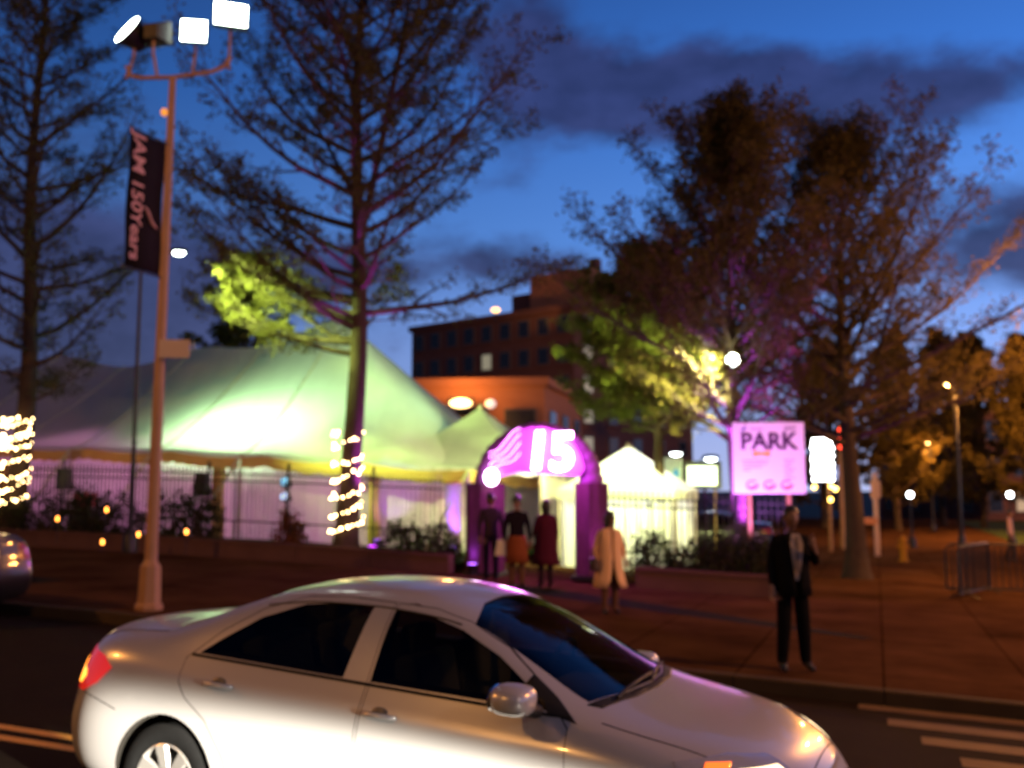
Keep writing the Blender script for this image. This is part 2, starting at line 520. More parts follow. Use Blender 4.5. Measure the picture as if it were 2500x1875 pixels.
ph = MB(); ph.box(o + A * 4.6 - Vector((0, 0, 0.6)), (2.8, 3.0, 2.8), rot=Matrix.Rotation(ang, 3, 'Z')); ph.build('tank_room', [brick_d], rt)
b0 = at(1330, 917, 58.0)
hall = facade_building('brick_hall', 'low orange brick hall lit by a bright sodium floodlight', (b0.x, b0.y), (-1, 0.12), 26, (0.25, 1), 12, b0.z + 0.5 - 0.5, brick_o,
                       2, 9, {(0, 1), (0, 0), (1, 0)} - {(1, 0), (0, 0)}, -0.6, (1.7, 1.1), 3)
# far right: a red brick block beyond the plaza
f0 = at(2440, 990, 88.0)
facade_building('corner_building', 'red brick corner building glowing orange at far right beyond plaza', (f0.x - 2, f0.y), (0.9, 0.3), 24, (-0.3, 1), 14, 9.5, brick_d, 3, 8, {(0, 1), (0, 2)}, -0.7, (1.4, 1.6), 4)

# the other side of the street, behind the camera: it closes off the sky there
facade_building('terrace_block', 'long dark brick terrace across the street behind the viewer', (*S(24, -15), ), (-CU, SU), 62, (-SU, -CU), 10, 11.0, brick_d, 3, 20, {(0, 3), (1, 9), (0, 14), (2, 6)}, 0.0, (1.1, 1.6), 3)
# ------------------------------------------------------------------ the saloon car
def interp(keys, x):                                            # smooth (Catmull-Rom style, monotone) interpolation
    if x <= keys[0][0]:
        return keys[0][1]
    if x >= keys[-1][0]:
        return keys[-1][1]
    for i in range(len(keys) - 1):
        if keys[i][0] <= x <= keys[i + 1][0]:
            break
    x0, y0 = keys[i]; x1, y1 = keys[i + 1]
    h = x1 - x0; s = (y1 - y0) / h
    def slope(j):
        if j <= 0 or j >= len(keys) - 1:
            return None
        a = (keys[j][1] - keys[j - 1][1]) / (keys[j][0] - keys[j - 1][0])
        b = (keys[j + 1][1] - keys[j][1]) / (keys[j + 1][0] - keys[j][0])
        return 0.0 if a * b <= 0 else 2 * a * b / (a + b)
    m0 = slope(i); m1 = slope(i + 1)
    m0 = s if m0 is None else m0
    m1 = s if m1 is None else m1
    t = (x - x0) / h
    return (2*t**3 - 3*t**2 + 1) * y0 + (t**3 - 2*t**2 + t) * h * m0 + (-2*t**3 + 3*t**2) * y1 + (t**3 - t**2) * h * m1
CZ_TOP = [(0.10, 1.085), (0.35, 1.115), (0.66, 1.130), (0.90, 1.225), (1.20, 1.345), (1.50, 1.425), (1.85, 1.458), (2.2, 1.462), (2.5, 1.425),
          (2.75, 1.345), (3.1, 1.185), (3.42, 1.035), (3.60, 0.985), (4.0, 0.915), (4.25, 0.845), (4.40, 0.74)]
CZ_RAIL = [(0.10, 1.06), (0.45, 1.088), (0.66, 1.100), (0.85, 1.158), (1.1, 1.255), (1.4, 1.345), (1.75, 1.395), (2.1, 1.402), (2.45, 1.365),
           (2.75, 1.275), (3.05, 1.125), (3.3, 0.992), (3.5, 0.955), (4.0, 0.885), (4.25, 0.805), (4.40, 0.71)]
CY_RAIL = [(0.10, 0.62), (0.6, 0.665), (1.0, 0.625), (1.5, 0.585), (2.2, 0.585), (2.6, 0.61), (3.0, 0.67), (3.3, 0.735), (3.6, 0.70), (4.0, 0.66), (4.4, 0.60)]
CZ_BELT = [(0.10, 0.99), (0.5, 1.012), (1.0, 0.985), (1.5, 0.968), (2.2, 0.945), (3.0, 0.915), (3.3, 0.905), (3.6, 0.885), (4.0, 0.84), (4.25, 0.765), (4.42, 0.67)]
CY_BELT = [(0.10, 0.76), (0.6, 0.785), (1.5, 0.785), (3.0, 0.80), (3.4, 0.815), (4.0, 0.775), (4.4, 0.70)]
CREAR = [0.16, 0.13, 0.04, 0.0, 0.07, 0.085, 0.10, 0.12, 0.115, 0.10]
CFRONT = [4.40, 4.44, 4.51, 4.54, 4.50, 4.46, 4.42, 4.39, 4.39, 4.39]
def car_row(t):
    row = []
    for c in range(10):
        x = CREAR[c] + (CFRONT[c] - CREAR[c]) * t
        sr, sf = (x - CREAR[c]), (CFRONT[c] - x)
        k = 1.0
        if sr < 0.55:
            k = min(k, 0.73 + 0.27 * (1 - (1 - sr / 0.55) ** 2.6) ** 0.55)
        if sf < 0.95:
            k = min(k, 0.42 + 0.58 * (1 - (1 - sf / 0.95) ** 2.3) ** 0.60)
        zb, yb = interp(CZ_BELT, x), interp(CY_BELT, x)
        zr, yr, zc = interp(CZ_RAIL, x), interp(CY_RAIL, x), interp(CZ_TOP, x)
        if c == 0: y, z = 0.0, 0.20
        elif c == 1: y, z = 0.80, 0.20
        elif c == 2: y, z = 0.872, 0.32
        elif c == 3: y, z = 0.885, 0.55
        elif c == 4: y, z = 0.872, zb - 0.20
        elif c == 5: y, z = yb + 0.058, zb - 0.075
        elif c == 6: y, z = yb, zb
        elif c == 7: y, z = yr, zr
        elif c == 8: y, z = yr * 0.60, zc - (zc - zr) * 0.26
        else: y, z = 0.0, zc
        row.append((x, y * k, z))
    return row
def boolop(me, cutter, op):
    a = bpy.data.objects.new('a', me); b = bpy.data.objects.new('b', cutter)
    COL.objects.link(a); COL.objects.link(b)
    m = a.modifiers.new('b', 'BOOLEAN'); m.operation = op; m.object = b; m.solver = 'EXACT'; m.material_mode = 'TRANSFER'
    r = baked(a)
    bpy.data.objects.remove(a); bpy.data.objects.remove(b)
    return r
def set_smooth(me, ang=32):
    me.polygons.foreach_set('use_smooth', [True] * len(me.polygons))
    me.set_sharp_from_angle(angle=rad(ang))

def make_car(name, label, cat):
    paint = mat('silver_paint', (0.40, 0.39, 0.38), rough=0.30, metal=0.25, coat=0.6, noise=0.03, scale=900)
    dark = mat('cabin_dark', (0.030, 0.027, 0.023), rough=0.8)
    rubber = mat('rubber', (0.008, 0.008, 0.008), rough=0.75, noise=0.3, scale=30)
    black = mat('black_trim', (0.012, 0.012, 0.012), rough=0.6, spec=0.2)
    chrome = mat('chrome', (0.62, 0.60, 0.57), rough=0.12, metal=1.0)
    rimm = mat('wheel_silver', (0.45, 0.43, 0.40), rough=0.35, metal=0.7)
    glass = glassmat('car_glass', (0.34, 0.38, 0.35), 0.30)
    # body shell
    ts = [0.0, 0.004, 0.012, 0.03, 0.055, 0.085]
    ts += [0.12 + 0.025 * i for i in range(31)]
    ts += [0.895, 0.92, 0.945, 0.965, 0.982, 0.993, 1.0]
    rows = []
    for t in ts:
        r = car_row(t)
        rows.append([(x, y, z) for x, y, z in r] + [(x, -y, z) for x, y, z in reversed(r[1:9])])
    n = 18
    mb = MB()
    vs = [p for r in rows for p in r]
    fs = []
    for i in range(len(rows) - 1):
        for k in range(n):
            q = (k + 1) % n
            fs.append((i * n + k, i * n + q, (i + 1) * n + q, (i + 1) * n + k))
    for base in (0, (len(rows) - 1) * n):                       # nose and tail caps
        for k in range(0, 9):
            a, b = base + k, base + k + 1
            c, d = base + (n - k - 1) % n, base + (n - k) % n
            f = []
            for q in (a, b, c, d):
                if q not in f:
                    f.append(q)
            if len(f) >= 3:
                fs.append(tuple(f))
    mb.add(vs, fs)
    o = mb.build('shell', [paint], smooth=180)
    sub = o.modifiers.new('s', 'SUBSURF'); sub.levels = 2; sub.render_levels = 2
    shell = baked(o)
    bpy.data.objects.remove(o)
    shell.polygons.foreach_set('use_smooth', [True] * len(shell.polygons))
    bm = bmesh.new(); bm.from_mesh(shell); bvh = BVHTree.FromBMesh(bm); bm.free()
    def hit(p, d):
        r = bvh.ray_cast(Vector(p), Vector(d))
        return (r[0], r[1]) if r[0] is not None else (Vector(p), -Vector(d))
    def cutter(poly, ext, m):
        return MB().prism(poly, ext).mesh('cut', [m])
    def side_poly(pts, y):
        return [Vector((x, y, z)) for x, z in pts]
    rear_win = [(1.04, 1.028), (2.02, 1.006), (2.065, 1.352), (1.86, 1.358), (1.62, 1.330), (1.36, 1.240), (1.16, 1.115)]
    front_win = [(2.19, 1.004), (3.175, 0.985), (3.09, 1.048), (2.86, 1.185), (2.62, 1.285), (2.42, 1.335), (2.205, 1.352)]
    # cabin void
    prof = [(1.0, 0.50, 0.66), (3.30, 0.50, 0.66), (3.25, 0.90, 0.68), (2.95, 1.12, 0.60), (2.62, 1.30, 0.53), (2.3, 1.385, 0.51), (1.75, 1.385, 0.51), (1.4, 1.30, 0.52), (1.05, 1.12, 0.58), (0.95, 0.95, 0.64)]
    cv = [Vector((x, -h, z)) for x, z, h in prof] + [Vector((x, h, z)) for x, z, h in prof]
    m = len(prof)
    cab = MB().add(cv, [tuple(range(m)), tuple(range(2 * m - 1, m - 1, -1))] + [(i, i + m, (i + 1) % m + m, (i + 1) % m) for i in range(m)]).mesh('cab', [dark])
    body = boolop(shell, cab, 'DIFFERENCE')
    for poly in (rear_win, front_win):
        body = boolop(body, cutter(side_poly(poly, -1.2), (0, 2.4, 0), dark), 'DIFFERENCE')
    nw = Vector((0.42, 0, 0.907)); nr = Vector((-0.40, 0, 0.916))
    wind = [(3.33, 0.60), (2.66, 0.52), (2.58, 0.26), (2.565, 0.0), (2.58, -0.26), (2.66, -0.52), (3.33, -0.60), (3.42, -0.3), (3.44, 0.0), (3.42, 0.3)]
    back = [(0.76, 0.54), (1.34, 0.47), (1.41, 0.0), (1.34, -0.47), (0.76, -0.54), (0.70, 0.0)]
    def top_poly(pts, nrm, off):
        out = []
        for x, y in pts:
            h, _ = hit((x, y, 3.0), (0, 0, -1))
            out.append(h + nrm * off)
        return out
    body = boolop(body, cutter(top_poly(wind, nw, 0.12), nw * -0.36, dark), 'DIFFERENCE')
    body = boolop(body, cutter(top_poly(back, nr, 0.12), nr * -0.36, dark), 'DIFFERENCE')
    AX = (0.93, 3.53)
    for x in AX:
        for s in (-1, 1):
            M = Matrix.Translation((x, s * 0.80, 0.335)) @ Matrix.Rotation(PI / 2, 4, 'X')
            body = boolop(body, MB().lathe([(0.362, -0.26), (0.362, 0.26)], 48, M).mesh('cut', [dark]), 'DIFFERENCE')
    # doors with a real gap
    fdoor = [(2.165, 0.27), (3.24, 0.27), (3.30, 0.42), (3.325, 0.70), (3.30, 0.925), (3.14, 1.065), (2.88, 1.225), (2.63, 1.325), (2.42, 1.372), (2.20, 1.383)]
    rdoor = [(2.150, 0.27), (1.40, 0.27), (1.345, 0.52), (1.20, 0.70), (1.04, 0.80), (0.975, 0.88), (0.965, 1.00), (1.13, 1.155), (1.34, 1.285), (1.60, 1.370), (1.86, 1.390), (2.185, 1.384)]
    def inset(pts, d):
        c = Vector((sum(p[0] for p in pts) / len(pts), sum(p[1] for p in pts) / len(pts)))
        return [(p[0] - d * (1 if p[0] > c.x else -1), p[1] - d * (1 if p[1] > c.y else -1)) for p in pts]
    doors = []
    for poly in (rdoor, fdoor):
        for s in (-1, 1):
            small = cutter(side_poly(inset(poly, 0.004), s * 0.48), (0, s * 0.7, 0), dark)
            doors.append((s, poly, boolop(body.copy(), small, 'INTERSECT')))
    for poly in (rdoor, fdoor):
        for s in (-1, 1):
            body = boolop(body, cutter(side_poly(poly, s * 0.475), (0, s * 0.7, 0), dark), 'DIFFERENCE')
    # one smooth paint surface: take the shading normals from the uncut shell
    src = bpy.data.objects.new('src', shell); COL.objects.link(src)
    def smoothed(me):
        set_smooth(me, 30)
        t = bpy.data.objects.new('t', me); COL.objects.link(t)
        pv = set()
        for p in me.polygons:
            if p.material_index == 0:
                pv.update(p.vertices)
        dt = t.modifiers.new('d', 'DATA_TRANSFER'); dt.object = src
        dt.use_loop_data = True; dt.data_types_loops = {'CUSTOM_NORMAL'}; dt.loop_mapping = 'POLYINTERP_NEAREST'
        dt.use_max_distance = True; dt.max_distance = 0.003
        r = baked(t)
        bpy.data.objects.remove(t)
        return r
    root = thing(name, label, cat)
    off = Matrix.Translation((-2.27, 0, 0))
    def part(nm, me, par=root):
        ob = link(nm, me, par)
        if par is root:
            ob.matrix_local = off
        return ob
    part('body', smoothed(body))
    seats = mat('seat_cloth', (0.08, 0.072, 0.06), rough=0.9)
    for s, poly, me in doors:
        front = poly is fdoor
        d = part('door', smoothed(me))
        hx, hz = (2.30, 0.865) if front else (1.26, 0.892)
        h, nn = hit((hx, s * 2, hz), (0, -s, 0))
        hb = MB()
        y0 = h.y
        hb.tube([(hx - 0.095, y0 + s * 0.004, hz), (hx - 0.075, y0 + s * 0.030, hz + 0.002), (hx, y0 + s * 0.037, hz + 0.003), (hx + 0.075, y0 + s * 0.030, hz), (hx + 0.095, y0 + s * 0.004, hz - 0.003)], [0.012, 0.016, 0.017, 0.016, 0.012], 8)
        hb.build('handle', [paint], d, smooth=50)
        MB().ball((hx - 0.005, y0 - s * 0.012, hz), 0.05, 10, sc=(1.15, 0.32, 0.72)).build('handle_recess', [mat('handle_cup', (0.10, 0.095, 0.09), rough=0.4, metal=0.4)], d, smooth=60)
    # panes
    def pane(pts, axis, inward, nm, fl=None):
        b = bmesh.new()
        if fl is None:
            f = b.faces.new([b.verts.new(p) for p in pts])
        else:
            f = b.faces.new([b.verts.new(p) for p in pts])
        bmesh.ops.triangulate(b, faces=b.faces[:])
        for _ in range(3):
            bmesh.ops.subdivide_edges(b, edges=b.edges[:], cuts=1, use_grid_fill=True)
        bmesh.ops.triangulate(b, faces=b.faces[:])
        for v in b.verts:
            h, nn = hit(v.co, axis)
            v.co = h + Vector(axis).normalized() * inward
        me = bpy.data.meshes.new(nm); b.to_mesh(me); b.free()
        me.materials.append(glass)
        me.polygons.foreach_set('use_smooth', [True] * len(me.polygons))
        return part(nm, me)
    for s in (-1, 1):
        for poly in (rear_win, front_win):
            pane(side_poly(inset(poly, -0.006), s * 1.5), (0, -s, 0), 0.010, 'side_window')
    def scaled(pts, k):
        cx = sum(p[0] for p in pts) / len(pts)
        return [(cx + (x - cx) * k, y * k) for x, y in pts]
    pane([p + nw * 1.0 for p in top_poly(scaled(wind, 1.02), nw, 0)], -nw, 0.008, 'windscreen')
    pane([p + nr * 1.0 for p in top_poly(scaled(back, 1.02), nr, 0)], -nr, 0.008, 'rear_window')
    # rubber seals under the side glass
    for s in (-1, 1):
        pts = []
        for x in [1.0 + 0.1 * i for i in range(24)]:
            z = 1.030 - (x - 1.0) * 0.0222
            h, _ = hit((x, s * 2, z - 0.012), (0, -s, 0))
            pts.append((h.x, h.y + s * 0.002, h.z))
        MB().tube(pts, 0.009, 6).build('window_seal', [black], root, smooth=60).matrix_local = off
    # lamps: slices of a slightly inflated shell
    infl = shell.copy()
    vn = [v.normal.copy() for v in infl.vertices]
    for v, q in zip(infl.vertices, vn):
        v.co += q * 0.006
    def lens(poly3, ext, m, nm):
        r = boolop(infl.copy(), cutter(poly3, ext, m), 'INTERSECT')
        r.materials.clear(); r.materials.append(m)
        for p in r.polygons:
            p.material_index = 0
        set_smooth(r, 40)
        return part(nm, r)
    red = mat('tail_red', (0.45, 0.012, 0.008), rough=0.12, coat=1.0, emit=(1.0, 0.03, 0.015), strength=0.55)
    hot = mat('tail_hot', (0.9, 0.3, 0.05), rough=0.2, emit=(1.0, 0.36, 0.04), strength=3.0)
    headm = mat('head_lens', (0.8, 0.75, 0.65), rough=0.05, coat=1.0, emit=(1.0, 0.74, 0.40), strength=3.2)
    amber = mat('indicator', (0.8, 0.18, 0.03), rough=0.1, emit=(1.0, 0.16, 0.02), strength=1.6)
    clear = mat('lens_clear', (0.45, 0.44, 0.42), rough=0.08, coat=1.0, metal=0.4)
    for s in (-1, 1):
        # tail lamp, seen from the side: a leaf shape wrapping the corner
        tl = [(-0.10, 0.745), (0.22, 0.735), (0.36, 0.80), (0.465, 0.895), (0.36, 0.948), (0.14, 0.968), (-0.10, 0.958)]
        lp = lens([Vector((x, s * 0.50, z)) for x, z in tl], (0, s * 0.6, 0), red, 'tail_lamp')
        infl2 = [(-0.10, 0.775), (0.17, 0.77), (0.225, 0.82), (0.20, 0.85), (0.13, 0.855), (0.11, 0.905), (-0.10, 0.905)]
        hp = boolop(infl.copy(), cutter([Vector((x, s * 0.545, z)) for x, z in infl2], (0, s * 0.45, 0), hot), 'INTERSECT')
        hp.materials.clear(); hp.materials.append(hot)
        for v in hp.vertices:
            v.co.y += s * 0.003; v.co.x -= 0.003
        link('bulb_window', hp, lp)
        hl = [(3.80, 0.85), (3.93, 0.70), (4.25, 0.62), (4.60, 0.62), (4.60, 0.75), (4.30, 0.835), (4.0, 0.875)]
        hd = lens([Vector((x, s * 0.43, z)) for x, z in hl], (0, s * 0.6, 0), clear, 'headlamp')
        for (x0, x1), mm, nm in (((3.93, 4.03), amber, 'indicator'), ((4.06, 4.36), headm, 'bulb_window')):
            z0, z1 = (0.73, 0.85) if nm == 'indicator' else (0.66, 0.825)
            q = boolop(infl.copy(), cutter([Vector((x0, s * 0.47, z0)), Vector((x1, s * 0.47, z0)), Vector((x1, s * 0.47, z1)), Vector((x0, s * 0.47, z1))], (0, s * 0.5, 0), mm), 'INTERSECT')
            q.materials.clear(); q.materials.append(mm)
            for v in q.vertices:
                v.co.y += s * 0.003; v.co.z += 0.002; v.co.x += 0.002
            link(nm, q, hd)
        # mirror
        zm = 0.0 if s < 0 else -0.13
        mm = MB()
        mm.ball((3.10, s * 0.975, 1.065), 0.12, 14, sc=(0.85, 0.98, 0.60))
        mm.v = [(3.10 + (1 if x > 3.10 else -1) * 0.102 * min(1, abs(x - 3.10) / 0.102) ** 0.62, y, 1.065 + (1 if z > 1.065 else -1) * 0.072 * min(1, abs(z - 1.065) / 0.072) ** 0.72) for x, y, z in mm.v]
        mi = mm.build('mirror', [paint], root, smooth=80); mi.matrix_local = off @ Matrix.Translation((0, 0, zm))
        MB().tube([(3.14, s * 0.79, 0.985), (3.13, s * 0.87, 1.0), (3.12, s * 0.94, 1.02)], [0.035, 0.028, 0.03], 8).build('mirror_foot', [black], mi, smooth=60)
        MB().ball((3.012, s * 0.975, 1.065), 0.10, 12, sc=(0.15, 1.0, 0.62)).build('mirror_glass', [mat('mirror_pane', (0.5, 0.5, 0.5), rough=0.03, metal=1.0)], mi, smooth=60)
        # black sail in front of the door glass
    infl3 = shell.copy()
    vn = [v.normal.copy() for v in infl3.vertices]
    for v, q in zip(infl3.vertices, vn):
        v.co += q * 0.002
    for s in (-1, 1):
        sail = [(3.185, 0.975), (3.335, 0.945), (3.20, 1.035), (3.05, 1.12), (3.03, 1.08)]
        r = boolop(infl3.copy(), cutter([Vector((x, s * 0.60, z)) for x, z in sail], (0, s * 0.5, 0), black), 'INTERSECT')
        r.materials.clear(); r.materials.append(black)
        part('window_sail', r)
    # dark cowl and wipers
    cowl = [(3.33, 0.63), (3.40, 0.60), (3.48, 0.3), (3.50, 0), (3.48, -0.3), (3.40, -0.60), (3.33, -0.63), (3.43, -0.3), (3.455, 0.0), (3.43, 0.3)]
    r = boolop(infl3.copy(), cutter([Vector((x, y, 0.90)) for x, y in cowl], (0, 0, 0.4), black), 'INTERSECT')
    r.materials.clear(); r.materials.append(black)
    part('cowl', r)
    for (xa, ya, xb, yb) in ((3.425, -0.46, 3.415, 0.14), (3.45, 0.02, 3.35, 0.56)):
        pts = []
        for i in range(7):
            k = i / 6
            h, nn = hit((xa + (xb - xa) * k, ya + (yb - ya) * k, 3), (0, 0, -1))
            pts.append(h + Vector((0, 0, 0.016)))
        MB().tube(pts, 0.010, 6).build('wiper', [black], root, smooth=60).matrix_local = off
    # bonnet and boot shut lines, bumper line
    def seam(pts, dirv, nm):
        out = [hit(p, dirv)[0] for p in pts]
        MB().tube(out, 0.0035, 5).build(nm, [black], root, smooth=60).matrix_local = off
    for s in (-1, 1):
        seam([(3.44 + 0.88 * i / 14, s * (0.715 - 0.10 * (i / 14) ** 2), 3) for i in range(15)], (0, 0, -1), 'bonnet_seam')
        seam([(0.13 + 0.55 * i / 10, s * (0.60 + 0.02 * i / 10), 3) for i in range(11)], (0, 0, -1), 'boot_seam')
        seam([(0.12 + 0.43 * i / 10, s * 2, 0.735 - 0.06 * (i / 10) ** 2) for i in range(11)], (0, -s, 0), 'bumper_seam')
        seam([(4.0 + 0.02 * i / 6, s * 2, 0.60 - 0.16 * i / 6) for i in range(7)], (0, -s, 0), 'bumper_seam')
    seam([(4.335, -0.45 + 0.9 * i / 10, 3) for i in range(11)], (0, 0, -1), 'bonnet_seam')
    # grille and number plates
    g = MB()
    g.box((hit((6, 0, 0.62), (-1, 0, 0))[0].x - 0.012, 0, 0.62), (0.05, 0.50, 0.09))
    g.build('grille', [black], root).matrix_local = off
    g = MB().box((hit((6, 0, 0.36), (-1, 0, 0))[0].x - 0.015, 0, 0.36), (0.05, 0.60, 0.14)); g.build('air_intake', [black], root).matrix_local = off
    g = MB().box((hit((-2, 0, 0.82), (1, 0, 0))[0].x, 0, 0.82), (0.02, 0.32, 0.15)); g.build('number_plate', [mat('plate', (0.6, 0.5, 0.2), rough=0.5)], root).matrix_local = off
    # sunroof-like dark stripe: the roof ditch mouldings
    for s in (-1, 1):
        pts = [hit((1.35 + 1.25 * i / 12, s * 0.555, 3), (0, 0, -1))[0] for i in range(13)]
        MB().tube(pts, 0.006, 5).build('roof_moulding', [black], root, smooth=60).matrix_local = off
    # cabin fittings
    for x in (1.35, 2.35):
        for y in (-0.36, 0.36):
            b = MB()
            b.box((x + 0.28, y, 0.60), (0.52, 0.50, 0.16))
            b.box((x - 0.03, y, 0.84), (0.16, 0.48, 0.56), rot=Matrix.Rotation(-0.22, 3, 'Y'))
            st = bevelled(b.build('seat', [seats], root), 0.04, 3); st.matrix_local = off
            hr = MB().box((x - 0.12, y, 1.18), (0.10, 0.26, 0.15)).build('headrest', [seats], st); bevelled(hr, 0.03, 3)
    b = MB().box((3.05, 0, 0.84), (0.50, 1.24, 0.20)); db = bevelled(b.build('dashboard', [seats], root), 0.05, 3); db.matrix_local = off
    ring = [(2.78 + 0.07 * math.cos(a), 0.36 + 0.18 * math.sin(a), 0.97 + 0.17 * math.cos(a)) for a in [2 * PI * i / 20 for i in range(21)]]
    MB().tube(ring, 0.014, 6).build('steering_wheel', [black], root, smooth=60).matrix_local = off
    # wheels
    tyre = MB().lathe([(0.205, -0.085), (0.24, -0.098), (0.295, -0.100), (0.318, -0.085), (0.322, -0.05), (0.322, 0.05), (0.318, 0.085), (0.295, 0.100), (0.24, 0.098), (0.205, 0.085)], 48, closed=True).mesh('wheel', [rubber], smooth=50)
    rb = MB()
    rb.lathe([(0.212, -0.078), (0.212, 0.085), (0.203, 0.092), (0.196, 0.080), (0.192, -0.07)], 48, closed=True)
    for k in range(7):
        a = 2 * PI * k / 7
        ca, sa = math.cos(a), math.sin(a)
        def P(r, w, z):
            return (r * ca - w * sa, r * sa + w * ca, z)
        vs = [P(0.03, -0.030, 0.055), P(0.03, 0.030, 0.055), P(0.198, 0.046, 0.080), P(0.198, -0.046, 0.080),
              P(0.03, -0.024, 0.075), P(0.03, 0.024, 0.075), P(0.198, 0.036, 0.092), P(0.198, -0.036, 0.092)]
        rb.add(vs, [(3, 2, 1, 0), (4, 5, 6, 7), (0, 1, 5, 4), (1, 2, 6, 5), (2, 3, 7, 6), (3, 0, 4, 7)])
    rb.lathe([(0.058, 0.05), (0.056, 0.082), (0.045, 0.090), (0.02, 0.092)], 20)
    rim = rb.mesh('rim', [rimm], smooth=40)
    disc = MB().lathe([(0.15, 0.0), (0.15, 0.02)], 30).mesh('brake_disc', [mat('brake', (0.03, 0.028, 0.025), rough=0.5, metal=0.8)])
    for x in AX:
        for s in (-1, 1):
            w = link('wheel', tyre, root)
            w.matrix_local = Matrix.Translation((x - 2.27, s * 0.765, 0.322)) @ Matrix.Rotation(-s * PI / 2, 4, 'X')
            link('rim', rim, w); link('brake_disc', disc, w)
    bpy.data.objects.remove(src)
    return root
# ------------------------------------------------------------------ tents, fence, arch
canvas = mat('tent_canvas', (0.60, 0.64, 0.60), rough=0.7, noise=0.16, scale=0.9, bump=0.5, bumpd=0.10, transl=0.5, stretch=(1.6, 0.6, 0.5))
canvas_d = mat('tent_wall', (0.66, 0.60, 0.62), rough=0.8, noise=0.12, scale=1.4, transl=0.55)
cream = mat('valance_cloth', (0.62, 0.40, 0.14), rough=0.8, noise=0.2, scale=2.0, transl=0.12)
strapm = mat('strap', (0.55, 0.60, 0.36), rough=0.7)
polem = mat('tent_pole', (0.40, 0.36, 0.30), rough=0.5, metal=0.3)
def big_tent():
    U0, U1, V0, V1 = -36.0, -9.75, 23.5, 34.5
    VM, HALF = 29.0, 5.5
    PK = [-34.6, -28.6, -22.6, -16.6]
    x0, y0 = S(-18, 23.5)
    t = thing('pole_tent', 'large white peaked tent glowing green behind the iron fence', 'tent', (x0, y0, gz(x0) + BED))
    L = Vector(t.location)
    def eave(u, v):
        x, y = S(u, v)
        return 2.43 + 1.9 * gz(x)
    def roof(u, v):
        s = abs(v - VM) / HALF
        if u > PK[-1]:
            s = max(s, (u - PK[-1]) / (U1 - PK[-1]))
            # rounded hip
            a, b = abs(v - VM) / HALF, (u - PK[-1]) / (U1 - PK[-1])
            s = min(1.0, (a ** 5 + b ** 5) ** 0.2)
            ridge = 4.95
        else:
            k = ((u - PK[-1]) / 6.0) % 1.0
            ridge = 4.95 - 0.45 * math.sin(PI * k) ** 2 - min(1.3, 0.19 * (PK[-1] - u))
        sag = 0.10 * math.sin(PI * ((u - U1) / 3.05 % 1.0)) * s ** 3
        return eave(u, v) + ridge * max(0.0, 1 - s) ** 1.28 - sag
    # roof canvas in bays, each bay a panel of its own
    edges = [U1, PK[-1]] + [PK[-1] - 3.0 * i for i in range(1, 7)]
    edges = sorted(e for e in edges if e >= U0)
    for i in range(len(edges) - 1):
        a, b = edges[i] + 0.004, edges[i + 1] - 0.004
        n = 26 if b > PK[-1] else 12
        us = [a + (b - a) * q / n for q in range(n + 1)]
        vs = [V0 + (V1 - V0) * q / 36 for q in range(37)]
        pts, fs = [], []
        for u in us:
            for v in vs:
                x, y = S(u, v); pts.append(Vector((x, y, roof(u, v))) - L)
        k = len(vs)
        for p in range(n):
            for q in range(k - 1):
                fs.append((p * k + q, (p + 1) * k + q, (p + 1) * k + q + 1, p * k + q + 1))
        MB().add(pts, fs).build('roof_panel', [canvas], t, smooth=50)
    # rope seams over the roof
    for i in range(len(edges) - 1):
        u = edges[i]
        pts = []
        for q in range(19):
            v = V0 + HALF * q / 18
            x, y = S(u, v); pts.append(Vector((x, y, roof(u, v) + 0.015)) - L)
        MB().tube(pts, 0.022, 5).build('roof_rope', [strapm], t, smooth=60)
    # scalloped valance along the street side and the right-hand end
    def valance(a, b):
        n = 40
        pts, fs = [], []
        for q in range(n + 1):
            w = q / n
            u, v = a[0] + (b[0] - a[0]) * w, a[1] + (b[1] - a[1]) * w
            x, y = S(u, v)
            z = roof(u, v)
            drop = 0.26 + 0.05 * abs(math.sin(PI * w * 8))
            pts.append(Vector((x, y, z + 0.02)) - L); pts.append(Vector((x + 0.02 * math.sin(w * 60), y - 0.02, z - drop)) - L)
        for q in range(n):
            fs.append((2 * q, 2 * q + 1, 2 * q + 3, 2 * q + 2))
        MB().add(pts, fs).build('valance', [cream], t, smooth=60)
    for i in range(len(edges) - 1):
        valance((edges[i] + 0.01, V0 - 0.03), (edges[i + 1] - 0.01, V0 - 0.03))
    valance((U1 + 0.03, V0), (U1 + 0.03, V1))
    # pleated wall panels
    def wallp(a, b, m, ph, amp=0.05):
        n = int(max(8, math.hypot(b[0] - a[0], b[1] - a[1]) / 0.035))
        D = Vector((b[0] - a[0], b[1] - a[1])).normalized(); N = Vector((-D.y, D.x))
        pts, fs = [], []
        for q in range(n + 1):
            w = q / n
            s = w * math.hypot(b[0] - a[0], b[1] - a[1])
            o = amp * math.sin(s * 2 * PI / 0.42 + ph) * (0.6 + 0.4 * math.sin(s * 1.7 + ph))
            u, v = a[0] + (b[0] - a[0]) * w + N.x * o, a[1] + (b[1] - a[1]) * w + N.y * o
            x, y = S(u, v)
            zt = eave(u, v) + 0.05
            for hgt in (gz(x) + BED + 0.02, (gz(x) + BED + zt) / 2, zt):
                pts.append(Vector((x, y, hgt)) - L)
        for q in range(n):
            for r in range(2):
                fs.append((3 * q + r, 3 * q + 3 + r, 3 * q + 4 + r, 3 * q + 1 + r))
        return MB().add(pts, fs).build('wall_panel', [m], t, smooth=70)
    q = -11.2; i = 0
    while q > -34:
        wallp((q - 2.98, 24.1), (q, 24.1), canvas_d, i * 1.3); q -= 3.0; i += 1
    wallp((-11.2, 24.1), (-10.1, 24.5), canvas_d, 0.4)
